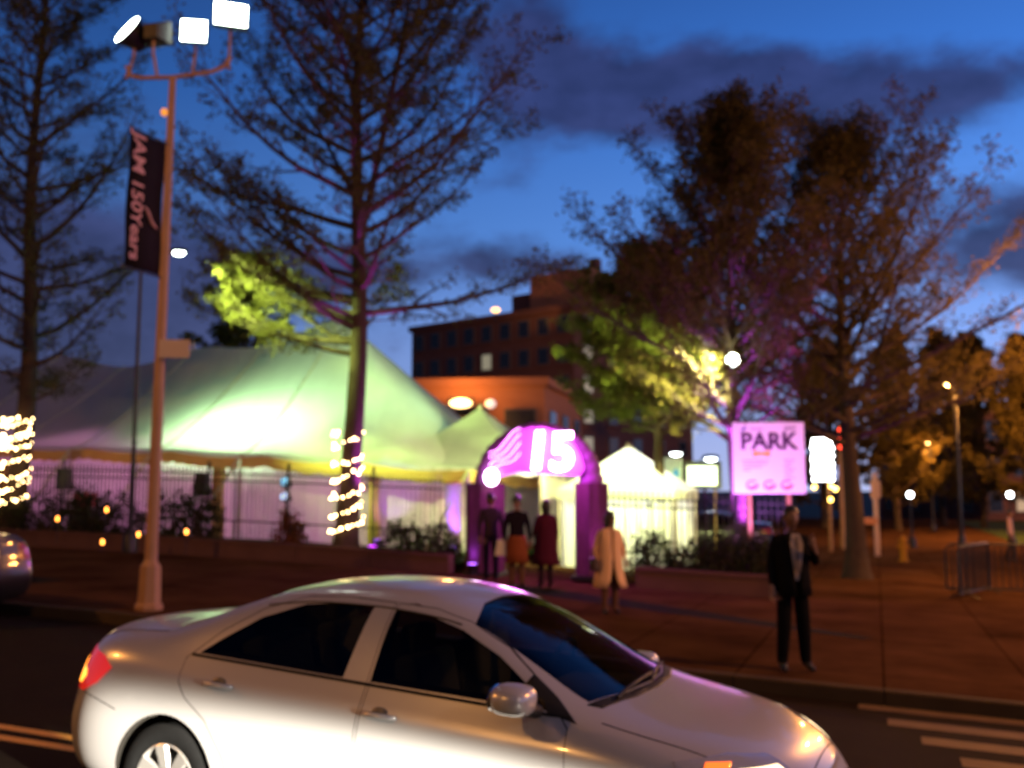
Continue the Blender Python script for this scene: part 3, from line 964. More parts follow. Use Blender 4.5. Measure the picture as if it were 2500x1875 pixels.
    wallp((-10.1, 24.5), (-10.1, 33.8), canvas_d, 0.9)
    wallp((-34, 33.9), (-10.1, 33.9), canvas_d, 0.9)
    # side poles, centre poles, guy straps with stakes
    for e in edges:
        x, y = S(e, V0 + 0.05)
        MB().tube([Vector((x, y, gz(x) + BED)) - L, Vector((x, y, eave(e, V0))) - L], 0.045, 10).build('side_pole', [polem], t, smooth=60)
        x2, y2 = S(e - 0.55, V0 - 1.55)
        a = Vector((x, y - 0.06, eave(e, V0) + 0.02)) - L; b = Vector((x2, y2, gz(x2) + BED)) - L
        d = (b - a).normalized(); w = d.cross(Vector((0.34, 0.94, 0))).normalized() * 0.04
        nn = d.cross(w).normalized() * 0.006
        MB().add([a - w - nn, a + w - nn, b + w - nn, b - w - nn, a - w + nn, a + w + nn, b + w + nn, b - w + nn],
                 [(0, 1, 2, 3), (7, 6, 5, 4), (0, 4, 5, 1), (1, 5, 6, 2), (2, 6, 7, 3), (3, 7, 4, 0)]).build('guy_strap', [strapm], t)
        MB().tube([b + Vector((0, 0, -0.1)), b + Vector((0, 0, 0.28))], 0.02, 8).build('stake', [mat('iron', (0.02, 0.02, 0.022), rough=0.5, metal=0.6)], t)
    for u in PK:
        x, y = S(u, VM)
        MB().tube([Vector((x, y, gz(x) + BED)) - L, Vector((x, y, roof(u, VM) + 0.25)) - L], 0.06, 10).build('centre_pole', [polem], t, smooth=60)
    # a draped column standing at the wall
    for u in (-17.55, -12.6, -25.5):
        x, y = S(u, 23.85)
        prof = [(0.16 + 0.02 * math.sin(k), k * 0.26) for k in range(9)]
        M = Matrix.Translation(Vector((x, y, gz(x) + BED)) - L)
        MB().lathe(prof, 14, M).build('draped_column', [cream], t, smooth=50)
    return t, eave
TENT, eave = big_tent()

def marquee(name, label, u, v, half, hz, peak, wall_sides, cm, wm, concave=1.5, base=SIDE):
    x0, y0 = S(u, v)
    t = thing(name, label, 'tent', (x0, y0, gz(x0) + base), -YAW)
    n = 16
    for s in range(4):
        a = PI / 2 * s
        ca, sa = math.cos(a), math.sin(a)
        pts, fs = [], []
        for i in range(n + 1):
            k = i / n
            r = half * (1 - k) + 0.06 * k
            z = hz + (peak - hz) * k ** concave
            for j in range(9):
                w = -1 + 2 * j / 8
                px, py = r, r * w
                pts.append((px * ca - py * sa, px * sa + py * ca, z))
        for i in range(n):
            for j in range(8):
                fs.append((i * 9 + j, i * 9 + j + 1, (i + 1) * 9 + j + 1, (i + 1) * 9 + j))
        MB().add(pts, fs).build('roof_panel', [cm], t, smooth=60)
        v0 = []
        for j in range(17):
            w = -1 + 2 * j / 16
            px, py = half + 0.012, half * w
            v0 += [(px * ca - py * sa, px * sa + py * ca, hz), (px * ca - py * sa, px * sa + py * ca, hz - 0.26 - 0.05 * abs(math.sin(j * PI / 2)))]
        MB().add(v0, [(2 * j, 2 * j + 1, 2 * j + 3, 2 * j + 2) for j in range(16)]).build('valance', [cm], t)
        px, py = half - 0.06, half - 0.06
        MB().tube([(px * ca - py * sa, px * sa + py * ca, 0), (px * ca - py * sa, px * sa + py * ca, hz)], 0.035, 8).build('leg', [polem], t)
        if s in wall_sides:
            pts, fs = [], []
            m = 60
            for j in range(m + 1):
                w = -0.96 + 1.92 * j / m
                o = 0.03 * math.sin(j * 0.9) + 0.02 * math.sin(j * 0.37)
                qx, qy = half - 0.12 + o, (half - 0.1) * w
                for z in (0.03, hz * 0.5, hz - 0.05):
                    pts.append((qx * ca - qy * sa, qx * sa + qy * ca, z))
            for j in range(m):
                for r in range(2):
                    fs.append((3 * j + r, 3 * j + 3 + r, 3 * j + 4 + r, 3 * j + 1 + r))
            MB().add(pts, fs).build('wall_panel', [wm], t, smooth=60)
    MB().ball((0, 0, peak + 0.03), 0.09, 8, sc=(1, 1, 1.5)).build('finial', [polem], t, smooth=60)
    return t
white_c = mat('bright_canvas', (0.75, 0.77, 0.70), rough=0.7, noise=0.06, scale=2, transl=0.5)
p = at(1172, 1000, 29.5)
u_, v_ = uv(p.x, p.y)
marquee('peaked_marquee', 'small grey peaked canopy between the big tent and the arch', u_, v_, 2.9, 2.5, p.z - gz(p.x) - SIDE, (0, 1), canvas, canvas_d)
p = at(1535, 1092, 26.6)
u_, v_ = uv(p.x, p.y)
WHITE_TENT = marquee('white_marquee', 'brilliant white canopy with pleated walls right of the arch', u_, v_, 1.55, 2.05, p.z - gz(p.x) - SIDE, (0, 1, 2, 3), white_c, white_c, 1.1)

# ------------------------------------------------------------------ iron fence: every picket its own piece
iron = mat('black_iron', (0.010, 0.010, 0.012), rough=0.45, metal=0.3)
PICKET = MB().box((0, 0, 0.97), (0.027, 0.027, 1.86)).add([(-.016, -.016, 1.90), (.016, -.016, 1.90), (.016, .016, 1.90), (-.016, .016, 1.90), (0, 0, 2.0)], [(0, 1, 4), (1, 2, 4), (2, 3, 4), (3, 0, 4), (3, 2, 1, 0)]).mesh('picket', [iron])
POST = MB().box((0, 0, 1.02), (0.06, 0.06, 2.04)).add([(-.04, -.04, 2.04), (.04, -.04, 2.04), (.04, .04, 2.04), (-.04, .04, 2.04), (0, 0, 2.12)], [(0, 1, 4), (1, 2, 4), (2, 3, 4), (3, 0, 4), (3, 2, 1, 0)]).mesh('post', [iron])
def fence(u0, u1, v, base, label, step=0.125):
    x0, y0 = S((u0 + u1) / 2, v)
    t = thing('iron_fence', label, 'fence', (x0, y0, gz(x0) + base), -YAW)
    def loc(u):
        x, y = S(u, v)
        return (u - (u0 + u1) / 2, 0, gz(x) - gz(x0))
    n = int((u1 - u0) / step)
    per = 19
    for i in range(n + 1):
        u = u0 + step * i
        o = link('post' if i % per == 0 else 'picket', POST if i % per == 0 else PICKET, t)
        o.location = loc(u)
    for z in (0.16, 0.62, 1.62, 1.80):
        pts = [Vector(loc(u)) + Vector((0, 0.0, z)) for u in rng(u0, u1, 1.2)]
        mb = MB()
        for a, b in zip(pts[:-1], pts[1:]):
            vs = []
            for q in (a, b):
                for dy, dz_ in ((-0.02, -0.018), (0.02, -0.018), (0.02, 0.018), (-0.02, 0.018)):
                    vs.append(q + Vector((0, dy, dz_)))
            mb.add(vs, [(0, 4, 5, 1), (1, 5, 6, 2), (2, 6, 7, 3), (3, 7, 4, 0)])
        mb.build('rail', [iron], t)
FV = 21.5
fence(-28.0, uv(*onv(1085, FV))[0], FV, BED, 'long black iron picket fence in front of the big tent')
fence(uv(*onv(1455, FV))[0], UC + 0.15, FV, BED - 0.2, 'short iron picket fence between white marquee and PARK sign')

# ------------------------------------------------------------------ entrance arch with lit numerals
ax, ay = onv(1312, 20.7)
ARCH = thing('entrance_arch', 'magenta lit inflatable entrance arch with glowing number 15', 'arch', (ax, ay, gz(ax) + SIDE), -YAW)
archm = mat('arch_fabric', (0.34, 0.10, 0.38), rough=0.5, noise=0.45, scale=9, bump=0.9, transl=0.3)
neon = mat('number_glow', (1, 0.8, 1), emit=(1.0, 0.45, 1.0), strength=14.0)
tubeglow = mat('neon_tube', (1, 0.6, 1), emit=(0.95, 0.28, 1.0), strength=6.0)
HW = 1.22
path = []
for i in range(6):
    path.append(Vector((-HW, 0, 2.0 * i / 5)))
for i in range(1, 16):
    a = PI - PI * i / 16
    path.append(Vector((HW * math.cos(a), 0, 2.0 + 1.12 * math.sin(a))))
for i in range(6):
    path.append(Vector((HW, 0, 2.0 - 2.0 * i / 5)))
# ribbed inflatable: bulging segments
pts, rads = [], []
tot = len(path)
for i in range((tot - 1) * 4 + 1):
    k = i / 4; j = min(int(k), tot - 2)
    pts.append(path[j].lerp(path[j + 1], k - j))
    rads.append(0.27 * (0.86 + 0.14 * abs(math.sin(PI * i / 4))))
segs = MB().tube(pts, rads, 16)
segs.build('arch_tube', [archm], ARCH, smooth=80)
for s in (-1, 1):
    bevelled(MB().box((s * HW, 0, 0.06), (0.75, 0.75, 0.12)).build('foot_pad', [iron], ARCH), 0.02)
# purple curtain legs
for s, w in ((-1, 0.62), (1, 0.5)):
    pts, fs = [], []
    m = 26
    for j in range(m + 1):
        a = 2 * PI * j / m
        r = 0.34 + 0.03 * math.sin(j * 2.3)
        for z in (0.12, 0.8, 1.5, 2.05):
            pts.append((s * HW + r * math.cos(a) * (w / 0.5), -0.02 + r * math.sin(a), z))
    for j in range(m):
        for q in range(3):
            fs.append((4 * j + q, 4 * j + 4 + q, 4 * j + 5 + q, 4 * j + 1 + q))
    MB().add(pts, fs).build('leg_curtain', [mat('arch_curtain', (0.13, 0.045, 0.09), rough=0.8, noise=0.3, scale=6, transl=0.2)], ARCH, smooth=60)
# header board and numerals
hb = MB()
poly = [Vector((-0.95, -0.34, 2.16)), Vector((-0.35, -0.34, 2.28)), Vector((1.05, -0.34, 2.20))] + [Vector((0.08 + 1.08 * math.cos(a), -0.34, 2.20 + 1.06 * math.sin(a))) for a in [rad(8 + 14.5 * i) for i in range(12)]]
hb.prism(poly, (0, 0.10, 0))
board = hb.build('header_board', [mat('arch_board', (0.45, 0.12, 0.48), rough=0.5, emit=(0.80, 0.06, 0.95), strength=0.8)], ARCH)
def digits(body, x, z, size, shear):
    d = text_mesh('number', body, size, neon, board, extrude=0.05, bold=0.025, shear=shear)
    d.location = (x, -0.42, z); d.rotation_euler = (PI / 2, 0, 0)
    return d
digits('1', 0.10, 2.70, 1.15, 0.12)
digits('5', 0.68, 2.67, 1.15, 0.05)
for k in range(4):
    pts = []
    for i in range(14):
        a = i / 13
        pts.append((-0.98 + 0.72 * a, -0.40, 2.22 + 0.16 * k + 0.50 * a + 0.07 * math.sin(a * 6 + k)))
    MB().tube(pts, 0.012, 6).build('neon_stroke', [tubeglow], board, smooth=60)
sp = MB().ball((-0.92, -0.42, 2.18), 0.17, 12, sc=(1, 0.6, 1.1)).build('spot_lens', [mat('spot_white', (1, .9, 1), emit=(1.0, 0.72, 1.0), strength=14.0)], board, smooth=60)
MB().tube([(-0.92, -0.30, 2.18), (-0.92, -0.12, 2.12)], [0.17, 0.10], 12).build('spot_housing', [iron], board, smooth=60)
# string of tiny bulbs round the right leg
# ------------------------------------------------------------------ trees and shrubs
bark = mat('bark', (0.055, 0.041, 0.030), rough=0.95, noise=0.45, scale=7, stretch=(3, 3, 0.6), bump=0.7)
def leafmat(name, col, tl=0.45):
    m = mat(name, col, rough=0.65, noise=0.5, scale=1.6, transl=tl, spec=0.25)
    return m
leaf_a = leafmat('young_oak_leaf', (0.090, 0.078, 0.026))
leaf_b = leafmat('street_tree_leaf', (0.085, 0.066, 0.020))
leaf_g = leafmat('spring_leaf', (0.12, 0.15, 0.025))
shrub_l = leafmat('shrub_leaf', (0.030, 0.036, 0.016), 0.25)
shrub_r = leafmat('red_shrub_leaf', (0.13, 0.045, 0.02), 0.3)
class Leaves:
    def __init__(s): s.v, s.f = [], []
    def leaf(s, p, size, R):
        a = Vector((R.uniform(-1, 1), R.uniform(-1, 1), R.uniform(-1, 0.6))).normalized()
        b = a.cross(Vector((R.uniform(-1, 1), R.uniform(-1, 1), R.uniform(-1, 1)))).normalized()
        L = size * R.uniform(0.7, 1.3); w = L * R.uniform(0.28, 0.42)
        n = len(s.v)
        m = p + a * (L * 0.5)
        s.v += [tuple(p), tuple(m + b * w), tuple(p + a * L), tuple(m - b * w)]
        s.f.append((n, n + 1, n + 2, n + 3))
    def cluster(s, p, k, spread, size, R):
        for _ in range(k):
            q = p + Vector((R.gauss(0, spread), R.gauss(0, spread), R.gauss(0, spread * 0.8)))
            s.leaf(q, size, R)
    def build(s, name, m, parent):
        me = bpy.data.meshes.new(name); me.from_pydata(s.v, [], s.f); me.materials.append(m)
        o = link(name, me, parent); o['kind'] = 'stuff'
        return o
def tree(name, label, xy, z0, H, r0, cb, prof, lm, seed, nprim=64, nsec=9, ntwig=4, leafk=5, leaf=0.085, asc=(4, 62), droop=0.0, group=None, azbias=None, fork=None, low=()):
    R = random.Random(seed)
    t = thing(name, label, 'tree', (xy[0], xy[1], z0), 0, group)
    tr = MB(); lv = Leaves()
    lean = Vector((R.uniform(-0.012, 0.012), R.uniform(-0.012, 0.012), 0))
    def axis(h):
        return Vector((0.10 * math.sin(h * 0.55 + seed), 0.10 * math.sin(h * 0.43 + seed * 2), h)) * 1.0 + lean * h - Vector((0.10 * math.sin(seed), 0.10 * math.sin(seed * 2), 0))
    def trad(h):
        k = max(0.0, 1 - h / H)
        return max(0.02, r0 * (k ** 0.85) * (1 + 0.55 * math.exp(-h / 0.35)))
    hs = [0, 0.12, 0.3, 0.7] + rng(1.2, H, 0.7)
    tr.tube([axis(h) for h in hs], [trad(h) for h in hs], 12)
    wood = tr
    az = R.uniform(0, 6)
    stems = [(axis, trad, cb, H, nprim)]
    if fork:
        fh, fang, faz, fl = fork
        base = axis(fh)
        D = Vector((math.cos(faz) * math.sin(fang), math.sin(faz) * math.sin(fang), math.cos(fang)))
        def ax2(h, base=base, D=D, fh=fh):
            q = h - fh
            return base + Vector((D.x * q * (1 - 0.02 * q), D.y * q * (1 - 0.02 * q), q))
        def tr2(h, fh=fh, fl=fl):
            return max(0.015, trad(fh) * 0.62 * (1 - (h - fh) / fl) ** 0.8) if h - fh < fl else 0.015
        wood.tube([ax2(fh + fl * i / 12) for i in range(13)], [tr2(fh + fl * i / 12 * 0.999) for i in range(13)], 9)
        stems.append((ax2, tr2, fh + 1.2, fh + fl, nprim // 3))
    for si, (AX_, TR_, b0, h1, nn) in enumerate(stems):
        for i in range(nn + (len(low) if si == 0 else 0)):
            k = (i + R.uniform(0, 0.9)) / nn
            k = min(1.0, k) ** 0.9
            h = b0 + (h1 - b0) * k * 0.97
            hk = (h - cb) / (H - cb)
            az += 2.399 + R.uniform(-0.4, 0.4)
            el = rad(asc[0] + (asc[1] - asc[0]) * hk ** 1.1 + R.uniform(-9, 9))
            ln = prof(hk) * R.uniform(0.55, 1.15) * (0.75 if si else 1.0)
            if i >= nn:
                h, az, el, ln = low[i - nn]
                hk = max(0.0, (h - cb) / (H - cb))
            if ln < 0.3:
                continue
            D = Vector((math.cos(az) * math.cos(el), math.sin(az) * math.cos(el), math.sin(el)))
            p = AX_(h); n = 7
            pts = [p]
            cur = D.copy()
            bend = R.uniform(0.03, 0.13) - droop * (1 - hk)
            side = Vector((-D.y, D.x, 0)) * R.uniform(-0.10, 0.10)
            for j in range(n):
                cur = (cur + Vector((0, 0, bend)) + side * 0.5 + Vector((R.gauss(0, 0.085), R.gauss(0, 0.085), R.gauss(0, 0.07)))).normalized()
                p = p + cur * (ln / n)
                pts.append(p)
            rb = min(TR_(h) * 0.55, 0.018 + ln * 0.014)
            wood.tube(pts, [max(0.006, rb * (1 - 0.88 * j / n)) for j in range(n + 1)], 6, cap=False)
            for s in range(nsec):
                w = 0.16 + 0.84 * (s + R.random()) / nsec
                j = min(int(w * n), n - 1); fr = w * n - j
                q = pts[j].lerp(pts[j + 1], min(1, fr))
                T = (pts[j + 1] - pts[j]).normalized()
                sd = T.cross(Vector((0, 0, 1)))
                sd = (sd.normalized() if sd.length > 1e-3 else Vector((1, 0, 0))) * (1 if s % 2 else -1)
                E = (T * R.uniform(0.5, 1.0) + sd * R.uniform(0.45, 0.95) + Vector((0, 0, R.uniform(-0.25, 0.45) + 0.25 * hk))).normalized()
                sl = (0.30 + 0.28 * ln * (1 - w * 0.72)) * R.uniform(0.7, 1.15)
                q1 = q + E * sl * 0.5 + Vector((R.gauss(0, 0.03), R.gauss(0, 0.03), R.gauss(0, 0.03)))
                q2 = q1 + (E + Vector((0, 0, R.uniform(-0.1, 0.25)))).normalized() * sl * 0.5
                r2 = max(0.005, rb * (1 - 0.8 * w) * 0.5)
                wood.tube([q, q1, q2], [r2, r2 * 0.7, 0.003], 4, cap=False)
                for g in range(ntwig):
                    w2 = 0.25 + 0.75 * (g + R.random()) / ntwig
                    q3 = q.lerp(q1, min(1, w2 * 2)) if w2 < 0.5 else q1.lerp(q2, w2 * 2 - 1)
                    G = (E * 0.7 + Vector((R.gauss(0, 0.6), R.gauss(0, 0.6), R.gauss(0.12, 0.45)))).normalized()
                    tl = R.uniform(0.18, 0.42)
                    q4 = q3 + G * tl
                    wood.tube([q3, q4], [0.004, 0.002], 3, cap=False)
                    lv.cluster(q3.lerp(q4, 0.75), leafk, 0.095, leaf, R)
                lv.cluster(q2, leafk, 0.07, leaf, R)
            lv.cluster(pts[-1], leafk + 2, 0.09, leaf, R)
    wood.build('trunk', [bark], t, smooth=60, fix=False)
    lv.build('crown', lm, t)
    return t
def gb(x, off=0.0):
    return gz(x) + off
cx, cy = onv(852, 20.75)
TREE_C = tree('oak_tree', 'tall spreading oak in the middle, trunk wrapped in sparse rows of bulbs', (cx, cy), gb(cx, BED), 19.5, 0.26, 5.0,
     lambda k: 6.5 * (1 - k) ** 0.62 * min(1, 0.62 + 2.2 * k), leaf_a, 5, nprim=66, nsec=13, ntwig=4, leafk=14, leaf=0.085, asc=(10, 60), fork=(7.4, rad(13), rad(-12), 9.0),
     low=[(5.0, 3.0, 0.10, 4.6), (5.3, 3.5, 0.16, 4.9), (5.7, 2.6, 0.12, 4.4), (6.0, 3.25, 0.05, 5.2), (6.3, 3.9, 0.18, 4.6), (4.7, 3.3, 0.02, 4.2), (5.5, 2.9, 0.2, 5.0), (6.6, 3.4, 0.1, 4.8), (5.1, 2.3, 0.1, 4.0)])
lx, ly = onv(48, 20.9)
TREE_L = tree('oak_tree', 'oak at the left edge, trunk densely wrapped in glowing bulbs', (lx, ly), gb(lx, BED), 19.0, 0.28, 3.6,
     lambda k: 5.6 * (1 - k) ** 0.62 * min(1, 0.55 + 2.2 * k), leaf_a, 12, nprim=66, nsec=12, ntwig=4, leafk=12, leaf=0.082, asc=(4, 60))
rx, ry = at(1818, 1200, 22.6).xy
TREE_A = tree('street_tree', 'leafy tree with violet lit trunk behind the PARK sign', (rx, ry), gb(rx, SIDE), 10.4, 0.24, 2.9,
     lambda k: 5.2 * (1 - k) ** 0.5 * min(1, 0.72 + 1.5 * k), leaf_b, 21, nprim=64, nsec=14, ntwig=5, leafk=11, leaf=0.085, asc=(8, 72))
sx, sy = at(2085, 1200, 25.5).xy
TREE_B = tree('street_tree', 'wide orange tinged tree with dark trunk on the plaza', (sx, sy), gb(sx, SIDE), 10.9, 0.26, 3.1,
     lambda k: 6.6 * (1 - k) ** 0.5 * min(1, 0.72 + 1.5 * k), leaf_b, 33, nprim=72, nsec=14, ntwig=5, leafk=10, leaf=0.085, asc=(8, 66))
# trees further off
for k, (px, d, H, rr, lm, lb) in enumerate((
        (1600, 25.6, 7.4, 3.7, leaf_g, 'bright green tree lit by the white globe lamp'),
        (600, 41.0, 10.6, 3.8, leaf_g, 'yellow green tree glowing above the big tent'),
        (2010, 66.0, 11.5, 5.0, leaf_b, 'dark tree far off behind the blazing lit sign'),
        (2190, 62.0, 11.5, 5.0, leaf_b, 'dark tree far off behind the leftmost path light of the plaza'),
        (2300, 74.0, 13.5, 6.0, leaf_b, 'tallest dark tree left of the tall sodium lamp post'),
        (2400, 66.0, 12.0, 5.5, leaf_b, 'big dark tree right behind the tall sodium lamp post'),
        (2520, 58.0, 11.0, 5.0, leaf_b, 'orange lit tree cut by the right edge'))):
    q = at(px, 1200, d)
    tree('distant_tree', lb, (q.x, q.y), gb(q.x, SIDE), H, 0.20, H * (0.46 if px == 1600 else 0.28 if lm is leaf_g else 0.10), lambda k, rr=rr: rr * (1 - k) ** 0.5 * min(1, 0.7 + 1.5 * k), lm, 50 + k,
         nprim=44 if d > 30 else 60, nsec=8 if d > 30 else 11, ntwig=3 if d > 30 else 4, leafk=9 if d > 30 else 17, leaf=0.115 if d < 30 else 0.18 if d < 50 else 0.28, asc=(10, 68), group='distant trees')
def shrub(label, x, y, z, rx_, rz_, lm, seed, n=260, spiky=False):
    R = random.Random(seed)
    t = thing('shrub', label, 'shrub', (x, y, z), 0, 'shrubs in the raised beds')
    st = MB(); lv = Leaves()
    for i in range(16):
        a = R.uniform(0, 2 * PI); e = R.uniform(0.5, 1.4)
        ln = R.uniform(0.6, 1.0)
        tip = Vector((math.cos(a) * math.cos(e) * rx_ * 1.2, math.sin(a) * math.cos(e) * rx_ * 1.0, math.sin(e) * rz_)) * ln
        mid = tip * 0.5 + Vector((R.gauss(0, 0.05), R.gauss(0, 0.05), 0.06))
        st.tube([(0, 0, 0), mid, tip], [0.02, 0.012, 0.005], 4, cap=False)
    st.build('stem', [bark], t, fix=False)
    for i in range(n):
        a = R.uniform(0, 2 * PI); k = R.random() ** 0.4
        zz = R.random()
        wv = (1 - abs(zz - 0.42) ** 1.6 * 1.5)
        p = Vector((math.cos(a) * rx_ * k * wv, math.sin(a) * rx_ * k * wv * 0.85, zz * rz_ * (0.85 + 0.15 * math.sin(a * 3 + seed)) + 0.04))
        if spiky:
            p.z += 0.12 * R.random() ** 3
        lv.cluster(p, 6, 0.06, 0.075, R)
    lv.build('foliage', lm, t)
    return t
SH = [(30, 20.75, 0.85, 1.15, 'dark shrub at the foot of the left oak'), (125, 20.8, 0.9, 1.25, 'low dark shrub second from the left edge'),
      (215, 20.75, 0.8, 1.35, 'dark shrub right below the black loudspeaker'), (300, 20.8, 0.75, 1.2, 'dark shrub just left of the thin black lamp post'),
      (430, 20.75, 0.85, 1.30, 'dark shrub right behind the tall floodlight pole'), (500, 20.9, 0.6, 1.5, 'twiggy dark shrub between pole and guy strap')]
for i, (px, v, r_, h_, lb) in enumerate(SH):
    x, y = onv(px, v); shrub(lb, x, y, gb(x, BED), r_, h_, shrub_l, 70 + i, 300, True)
for i, (px, v, r_, h_, lm, lb) in enumerate(((715, 21.0, 0.42, 0.95, shrub_r, 'reddish shrub left of the lit oak trunk'), (990, 20.7, 0.62, 0.85, shrub_l, 'rounded dark shrub right of the lit oak trunk'),
        (1075, 20.7, 0.55, 0.80, shrub_l, 'dark shrub against the left leg of the arch'),
        (1585, 20.85, 0.55, 0.95, shrub_l, 'dark shrub at the left end of the short wall'), (1690, 20.9, 0.6, 0.75, shrub_l, 'low shrub in front of the parked white car'),
        (1775, 20.9, 0.6, 1.05, shrub_l, 'dark shrub below the left edge of the PARK sign'), (1850, 20.9, 0.5, 1.0, shrub_l, 'dark shrub at the right end of the short wall'))):
    x, y = onv(px, v); shrub(lb, x, y, gb(x, BED), r_, h_, lm, 90 + i, 230)
# ------------------------------------------------------------------ people
def person(label, loc, rz, H, cols, arms, legs=None, lr=1.18, coat=None, extras=None, hair='short', head_turn=0.0, group=None, lean=0.0):
    """faces local -y; arms: two (elbow, wrist, fingertip-direction) tuples for x<0 and x>0; lengths for a 1.75 m figure"""
    t = thing('person', label, 'person', loc, rz, group)
    k = H / 1.75
    skin, top, bottom, shoe, hairc = cols
    V, E, Rr = [], [], []
    def add(p, r, par=None):
        V.append(Vector(p)); Rr.append(r if isinstance(r, tuple) else (r, r))
        if par is not None:
            E.append((par, len(V) - 1))
        return len(V) - 1
    pel = add((0, 0, 0.94), (0.145, 0.105))
    sp = add((0, 0.005 + lean * 0.3, 1.10), (0.135, 0.10), pel)
    ch = add((0, 0.005 + lean * 0.7, 1.30), (0.165, 0.115), sp)
    nb = add((0, 0.015 + lean, 1.445), (0.075, 0.07), ch)
    nk = add((0, 0.005 + lean, 1.53), (0.055, 0.06), nb)
    hands = []
    for s, (el, wr, fd) in zip((-1, 1), arms):
        sh = add((s * 0.175, 0.01 + lean * 0.9, 1.395), 0.068, ch)
        e_ = add((s * el[0], el[1] + lean * 0.6, el[2]), 0.048, sh)
        w_ = add((s * wr[0], wr[1] + lean * 0.6, wr[2]), 0.031, e_)
        d = Vector((s * fd[0], fd[1], fd[2])).normalized()
        W_ = V[w_]
        pm = add(W_ + d * 0.055, (0.036, 0.020), w_)
        pm2 = add(W_ + d * 0.095, (0.038, 0.018), pm)
        hands.append(W_.copy())
        sd = d.cross(Vector((0, 1, 0)))
        sd = sd.normalized() if sd.length > 0.1 else Vector((1, 0, 0))
        up = sd.cross(d).normalized()
        for q, ln in ((-1.5, 0.058), (-0.5, 0.072), (0.5, 0.070), (1.5, 0.055)):
            f1 = add(W_ + d * 0.105 + sd * q * 0.017, 0.0095, pm2)
            f2 = add(V[f1] + (d * 0.9 - up * 0.35).normalized() * ln * 0.55, 0.009, f1)
            add(V[f2] + (d * 0.55 - up * 0.8).normalized() * ln * 0.5, 0.007, f2)
        t1 = add(W_ + d * 0.055 + sd * 0.042, 0.0115, pm)
        add(V[t1] + (d * 0.75 + sd * 0.5).normalized() * 0.045, 0.009, t1)
    legs = legs or (((0.095, -0.01, 0.50), (0.10, 0.02, 0.085)), ((0.095, -0.01, 0.50), (0.10, 0.02, 0.085)))
    for s, (kn, an) in zip((-1, 1), legs):
        hp = add((s * 0.088, 0.0, 0.875), (0.088, 0.092), pel)
        k_ = add((s * kn[0], kn[1], kn[2]), 0.062 * lr, hp)
        a_ = add((s * an[0], an[1], an[2]), 0.047 * lr, k_)
        b_ = add((s * (an[0] + 0.01), an[1] - 0.07, an[2] - 0.045), (0.040, 0.032), a_)
        add((s * (an[0] + 0.02), an[1] - 0.16, an[2] - 0.055), (0.038, 0.024), b_)
    me = bpy.data.meshes.new('body'); me.from_pydata([tuple(v) for v in V], E, [])
    o = bpy.data.objects.new('body', me); COL.objects.link(o)
    sk = o.modifiers.new('skin', 'SKIN'); sk.use_smooth_shade = True
    o.modifiers.new('sub', 'SUBSURF').levels = 2
    for i, sv in enumerate(me.skin_vertices[0].data):
        sv.radius = Rr[i]; sv.use_root = (i == 0)
    bm_ = baked(o)
    bpy.data.objects.remove(o)
    mb = MB()
    mb.v = [tuple(v.co) for v in bm_.vertices]; mb.f = [tuple(p.vertices) for p in bm_.polygons]; mb.m = []
    for p in bm_.polygons:
        c = p.center
        if min((c - h).length for h in hands) < 0.17 and min((c - h).dot((h - Vector((0, 0, 1.3))).normalized()) for h in hands if (c - h).length < 0.17) > -0.012:
            mi = 0
        elif c.z < 0.085: mi = 3
        elif c.z > 1.475 and abs(c.x) < 0.1: mi = 0
        elif c.z < 0.93 and abs(c.x) < 0.24 and min((c - h).length for h in hands) > 0.14: mi = 2
        else: mi = 1
        mb.m.append(mi)
    # head with brow, nose, lips, ears and chin, turned on the neck
    hd = []
    HC = Vector((0, -0.012 + lean, 1.640))
    Rt = Matrix.Rotation(head_turn, 3, 'Z')
    n, m = 18, 22
    for i in range(n + 1):
        th = PI * i / n
        for j in range(m):
            ph = 2 * PI * j / m
            d = Vector((math.sin(th) * math.sin(ph), -math.sin(th) * math.cos(ph), math.cos(th)))
            r = Vector((d.x * 0.078, d.y * 0.098, d.z * 0.122))
            if d.z < 0:
                r.x *= 1 + 0.28 * d.z; r.y *= 1 + 0.10 * d.z
            f = max(0, -d.y)
            g = lambda x0, z0, w, h: math.exp(-((r.x - x0) / w) ** 2 - ((r.z - z0) / h) ** 2) if f > 0.2 else 0
            r.y -= 0.024 * g(0, -0.022, 0.013, 0.022) + 0.010 * g(0, 0.012, 0.010, 0.03)
            r.y += 0.011 * (g(-0.031, 0.012, 0.015, 0.011) + g(0.031, 0.012, 0.015, 0.011))
            r.y -= 0.006 * g(0, 0.035, 0.05, 0.010) + 0.007 * g(0, -0.062, 0.022, 0.009) + 0.008 * g(0, -0.098, 0.022, 0.014)
            hd.append(HC + Rt @ r)
    fs = []
    for i in range(n):
        for j in range(m):
            q = (j + 1) % m
            fs.append((i * m + j, i * m + q, (i + 1) * m + q, (i + 1) * m + j))
    mb.add(hd, fs, 0)
    for s in (-1, 1):
        M3 = Matrix.Rotation(head_turn, 4, 'Z')
        mb.ball(HC + Rt @ Vector((s * 0.079, 0.008, -0.008)), 0.03, 8, 0, (0.35, 0.6, 1.0), M3)
        mb.ball(HC + Rt @ Vector((s * 0.031, -0.080, 0.010)), 0.0115, 6, 4, (1.1, 0.5, 0.75), M3)
    body = mb.build('body', [skin, top, bottom, shoe, mat('eye', (0.05, 0.04, 0.035), rough=0.2)], t, smooth=80)
    # hair cap
    hb = MB(); hv = []; fs = []
    low = {'short': 0.50, 'bob': 0.72, 'long': 0.70}[hair]
